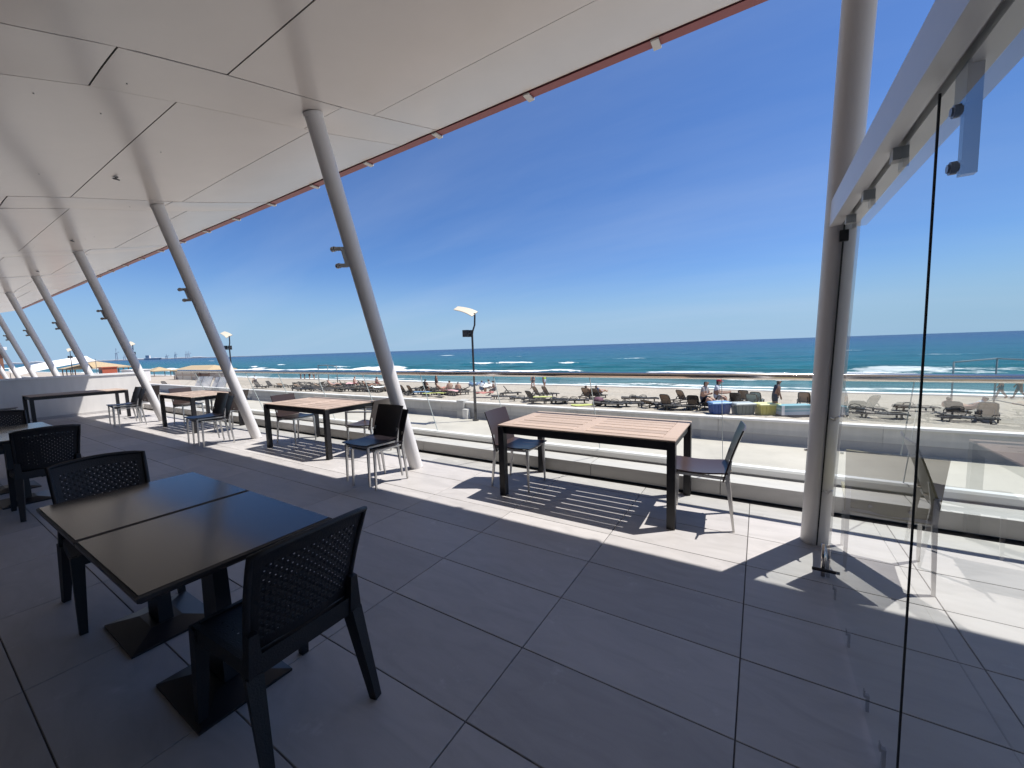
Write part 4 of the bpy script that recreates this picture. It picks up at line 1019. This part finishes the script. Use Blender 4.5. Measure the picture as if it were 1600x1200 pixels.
person('seated person in a red cap and white shirt beside the blue box', sandpos(1116, 641)+Vector((0,.3,0)), R(0), sit(.52, .06, .38), dict(top='white', low='white', sleeve='white'), 1.16, 0, cap='red')
person('person in dark swimwear walking along the water, left one of the couple', sandpos(833, 607.5), R(150), stand(.24, .03, (.12, -.1)), dict(top='navy', low='navy', _len=.2), .88, 2)
person('person in a lime top walking along the water, right one of the couple', sandpos(851, 607.5), R(150), stand(-.24, .03, (-.1, .12)), dict(top='lime', low='white', _len=.3), .88, 1)
person('tanned person standing between the loungers left of the lamp', sandpos(682, 610), R(60), stand(.05, .02, (.1, .05)), dict(top='black', low='black', _len=.1), .95, 0)
person('bare chested man sitting on a lounger left of the lamp', sandpos(716, 618), R(120), sit(.36, .05, .2), dict(low='dark'), .92, 0, hair=M_hair2)
person('person in grey sitting upright behind the lamp', sandpos(766, 613), R(200), sit(.40, .05, .2), dict(top='grey', low='grey', sleeve='grey'), .95, 1)
person('person in a white top sitting on the loungers behind the lamp', sandpos(752, 615), R(100), sit(.40, .1, .2), dict(top='white', low='blue', sleeve='white'), .9, 0)
person('person lying back on the left of the two occupied loungers', sandpos(921, 622), R(75), recline(), dict(low='black'), .95, 1)
person('person lying back on the right of the two occupied loungers', sandpos(937, 622), R(75), recline(), dict(top='blue', low='blue'), .95, 0)
person('sunburnt man lying on the dark lounger behind the door glass', sandpos(1486, 652), R(60), recline(), dict(low='navy'), .95, 2)
person('sunbather lying with bent knees beside the woven backed lounger', sandpos(1515, 652), R(150), recline(), dict(top='white', low='tan'), .95, 2)
person('person in a lime shirt walking by the water behind the frame', sandpos(1563, 623), R(170), stand(.25, .03, (.1, -.1)), dict(top='lime', low='dark', sleeve='lime'), .92, 0)
person('person in dark clothes walking by the water at the right picture edge', sandpos(1592, 623), R(170), stand(-.25, .03, (-.1, .1)), dict(top='dark', low='dark', sleeve='dark'), .92, 1)
person('sitting person in a white top at the left end of the lounger rows', sandpos(400, 599), R(200), sit(.38, .05, .2), dict(top='white', low='dark', sleeve='white'), .95, 0)
person('bare backed person sitting left of the near leaning column', sandpos(588, 604), R(80), sit(.38, .05, .2), dict(low='red'), .95, 2)
for i, (px, py, a, top, low) in enumerate(((470, 592, 60, 'tan', 'dark'), (476, 592, 80, None, 'blue'), (484, 592.5, 120, 'black', 'black'), (491, 593, 200, 'white', 'dark'))):
    c = dict(low=low)
    if top: c['top'] = top
    person(('person in a tan top, leftmost of the group at the water left of the goal', 'bare chested bather in blue shorts in the group left of the goal', 'bather in black swimwear in the group left of the goal', 'person in a white top, rightmost of the group left of the goal')[i],
           sandpos(px, py), R(a), stand(random.uniform(-.15, .15), .02, (.06, .04)), c, .92, i % 3)

for px, py, a_, top, low, sk_, lab in ((553, 604, 40, None, 'red', 2, 'bare backed bather sitting up in the middle of the crowded loungers'), (612, 607, 70, 'blue', 'dark', 0, 'bather in a blue top sitting right at the near leaning column'),
        (664, 613, 100, 'black', 'black', 1, 'dark haired bather sitting behind the two tan backed loungers'), (704, 617, 150, 'tan', 'tan', 2, 'bather in beige sitting beside the bare chested man'), (774, 617, 200, 'grey', 'dark', 1, 'person in a grey top sitting right of the heaped towels')):
    c = dict(low=low)
    if top: c['top'] = top
    person(lab, sandpos(px, py), R(a_), sit(.38, .08, .2), c, .98, sk_)
for px, py, a_, low, sk_, lab in ((520, 608, 60, 'blue', 2, 'sunbather lying in the middle row of crowded loungers'), (575, 610, 60, 'black', 0, 'sunbather lying near the left side of the near leaning column'), (690, 616, 60, 'red', 0, 'sunbather lying left of the sitting bare chested man')):
    person(lab, sandpos(px, py), R(a_), recline(), dict(low=low), .98, sk_)

# beach huts, tents and far things at the left ------------------------------------------
def thatch_hut(px, Y, label, w, d, h, eave, posts=4, closed=False, rz=0):
    X = at_y(px, 580, Y).x
    t = thing('thatched_hut', label, 'beach hut', (X, Y, sand_z(Y)), rz, 'thatched shelters on the beach')
    b = MB(); f = []
    o = .35; e = h-eave
    b.add([(-w/2-o,-d/2-o,e-.1),(w/2+o,-d/2-o,e-.1),(w/2+o,d/2+o,e-.1),(-w/2-o,d/2+o,e-.1),(-w/2+d*.45,0,h),(w/2-d*.45,0,h),(-w/2-o,-d/2-o,e-.28),(w/2+o,-d/2-o,e-.28),(w/2+o,d/2+o,e-.28),(-w/2-o,d/2+o,e-.28)],
          [(0,1,5,4),(1,2,5),(2,3,4,5),(3,0,4),(6,7,1,0),(7,8,2,1),(8,9,3,2),(9,6,0,3),(9,8,7,6)]); b.build('thatch_roof', M_thatch, t)
    for k in range(posts):
        for s in (-1, 1):
            b = MB(); x = -w/2+.1+(w-.2)*k/(posts-1); b.tube([(x, s*(d/2-.1), -.2), (x, s*(d/2-.1), e-.2)], .07, 8); b.build('post', M_brick, t)
    if closed:
        b = MB(); b.box((-w/2+.2, -d/2+.2, -.1), (w/2-.2, d/2-.25, e-.29)); b.build('wall', mat('pale_boards', (.42, .36, .32), .8, var=.1), t)
        b = MB(); b.box((-w/2+.6, -d/2+.12, .9), (w/2-.6, -d/2+.19, 1.1)); b.build('counter', M_brick, t)
thatch_hut(318, 33, 'long thatched shelter with pale board walls left of the second street lamp', 11.5, 4.5, 2.75, .75, 5, True, R(8))
thatch_hut(150, 21, 'big thatched roof behind the orange kiosk, left of the third column', 9, 7, 3.55, 1.0, 4, False)
thatch_hut(249, 38, 'small thatched hut just left of the long shelter', 4.2, 3.5, 2.4, .8, 2, False)
def kiosk(px, Y, size, m_, label, z0=0):
    X = at_y(px, 580, Y).x; w, d, h = size
    t = thing('kiosk', label, 'kiosk', (X, Y, sand_z(Y)))
    b = MB(); b.box((-w/2, -d/2, -.2), (w/2, d/2, h)); b.build('body', m_, t)
    b = MB(); b.box((-w/2-.1, -d/2-.1, h), (w/2+.1, d/2+.1, h+.1)); b.build('flat_roof', m_, t)
    b = MB(); b.box((-w/2+.3, -d/2-.03, .9), (w/2-.3, -d/2-.001, h-.3)); b.build('hatch', M_dark, t)
kiosk(169, 18, (1.9, 1.6, 2.45), M_orange, 'orange flat roofed kiosk beside the big thatched roof')
kiosk(212, 24, (5.5, 2.4, 1.95), M_canvas, 'white flat topped kiosk right of the third leaning column')
def tent(px, Y, w, d, h, label, tilt=.9):
    X = at_y(px, 580, Y).x
    t = thing('canvas_canopy', label, 'canopy', (X, Y, sand_z(Y)), R(92))
    b = MB(); b.sheet(lambda u_, v_: Vector(((u_-.5)*w, (v_-.5)*d, h-tilt*(1-u_)**1.3+.10*(2*v_-1)**2+(v_-.5)*.9)), 10, 6, .03); autosmooth(b.build('canvas', M_canvas, t), 60)
    for sx, hh in ((-1, h-tilt), (1, h)):
        for s in (-1, 1):
            b = MB(); b.tube([(sx*(w/2-.1), s*(d/2-.1), -.2), (sx*(w/2-.1), s*(d/2-.1), hh)], .04, 8); b.build('pole', M_pole, t)
tent(86, 15.5, 9, 5, 3.75, 'swooping white canvas canopy beyond the end wall', 1.9)
def windbreak(px, Y, w, h, label, rz):
    X = at_y(px, 590, Y).x; t = thing('windbreak', label, 'windbreak', (X, Y, sand_z(Y)), R(rz), 'white canvas windbreaks on the beach')
    b = MB(); b.sheet(lambda u_, v_: Vector(((u_-.5)*w+.35*v_, .12*math.sin(u_*7)*(1-v_)+.45*v_, .05+h*v_)), 10, 4, .02); autosmooth(b.build('canvas', M_canvas, t), 60)
    for k in range(4):
        x = -w/2+w*k/3; b = MB(); b.tube([(x, -.02, -.2), (x+.35, .43, h+.06)], .022, 6); b.build('stake', M_pole, t)
windbreak(313, 20, 2.6, 1.25, 'left one of two white canvas windbreaks below the long shelter', 12)
windbreak(338, 20.4, 2.4, 1.2, 'right one of two white canvas windbreaks below the long shelter', 8)
X = at_y(4, 560, 6.5).x
bd = rt2*((12-800)/FPX) + fw2; bd.z = 0; bd = bd.normalized()*64
t = thing('brick_building', 'brown building behind the last columns at the left picture edge', 'building', (bd.x-5, bd.y-4.65, PROM))
b = MB(); b.box((-5, -4, -.2), (5, 4.6, 4.6)); b.build('wall', M_brick, t)
b = MB(); b.box((-5.3, -4.3, 4.6), (5.3, 4.9, 4.9)); b.build('roof', M_canvas, t)
for yy in (-2, 0, 2.4):
    b = MB(); b.box((5.01, yy, 2.2), (5.06, yy+1.2, 3.7)); k = b.build('window', M_dark, t)
    b = MB(); b.box((5.0, yy-.08, 2.12), (5.03, yy+1.28, 3.78)); b.build('window_frame', M_base, t)
# distant port ------------------------------------------------------------------
def far(px, dist): 
    d = rt2*((px-800)/FPX) - up3*((556-600)/FPX) + fw2; d.z = 0; d.normalize(); return d*dist
b = MB(); n = 150; prof = []
for i in range(n+1):
    px = -90 + i*530/n; p = far(px, 5200)
    fade = min(1, (440-px)/140)
    prof.append((p, SEA + max(1, fade)*0 + max(2, (10+26*abs(mnoise.noise(Vector((i*.11, 3, 0))))+10*abs(mnoise.noise(Vector((i*.6, 7, 0)))))*fade)))
vs = []
for p, z in prof:
    q = p*1.09; vs += [(p.x, p.y, SEA-3), (p.x, p.y, z*.55), (q.x, q.y, z), (q.x*1.1, q.y*1.1, SEA-3)]
fs = [(i*4+k, (i+1)*4+k, (i+1)*4+k+1, i*4+k+1) for i in range(n) for k in range(3)]
b.add(vs, fs); tag(b.build('far_shore', M_far), kind='structure')
def crane(px, hgt, label):
    p = far(px, 4700); t = thing('port_crane', label, 'crane', (p.x, p.y, SEA), R(random.uniform(30, 70)), 'cranes of the distant port')
    for s in (-1, 1):
        b = MB(); b.bar((s*7, 0, 0), (s*4, 0, hgt*.62), 2.5, 4); b.build('leg', M_crane, t)
    b = MB(); b.bar((0, 0, hgt*.6), (0, 0, hgt), 2.4); b.build('mast', M_crane, t)
    b = MB(); b.bar((-10, 0, hgt*.6), (20, 0, hgt*.68), 2.2, 2.2); b.bar((0, 0, hgt), (19, 0, hgt*.69), 1.0); b.build('boom', M_crane, t)
for px, h_, lab in ((182, 105, 'tallest crane of the distant port, left of the third street lamp'), (194, 52, 'crane right of the tallest one in the distant port'), (260, 45, 'port crane between the ship and the twin masts'), (274, 62, 'port crane left of the twin cranes on the horizon'), (291, 66, 'left one of the twin cranes on the horizon'), (295, 68, 'right one of the twin cranes on the horizon')):
    crane(px, h_, lab)
p = far(238, 4500); t = thing('ship', 'white ship on the horizon between the cranes', 'ship', (p.x, p.y, SEA), R(35))
b = MB(); b.add([(-60,-9,0),(55,-9,0),(55,9,0),(-60,9,0),(-64,-10,14),(66,-10,14),(66,10,14),(-64,10,14)], [(3,2,1,0),(4,5,6,7),(0,1,5,4),(1,2,6,5),(2,3,7,6),(3,0,4,7)]); b.build('hull', M_ship, t)
b = MB(); b.box((-50,-8,14),(-20,8,38)); b.build('superstructure', M_ship, t)
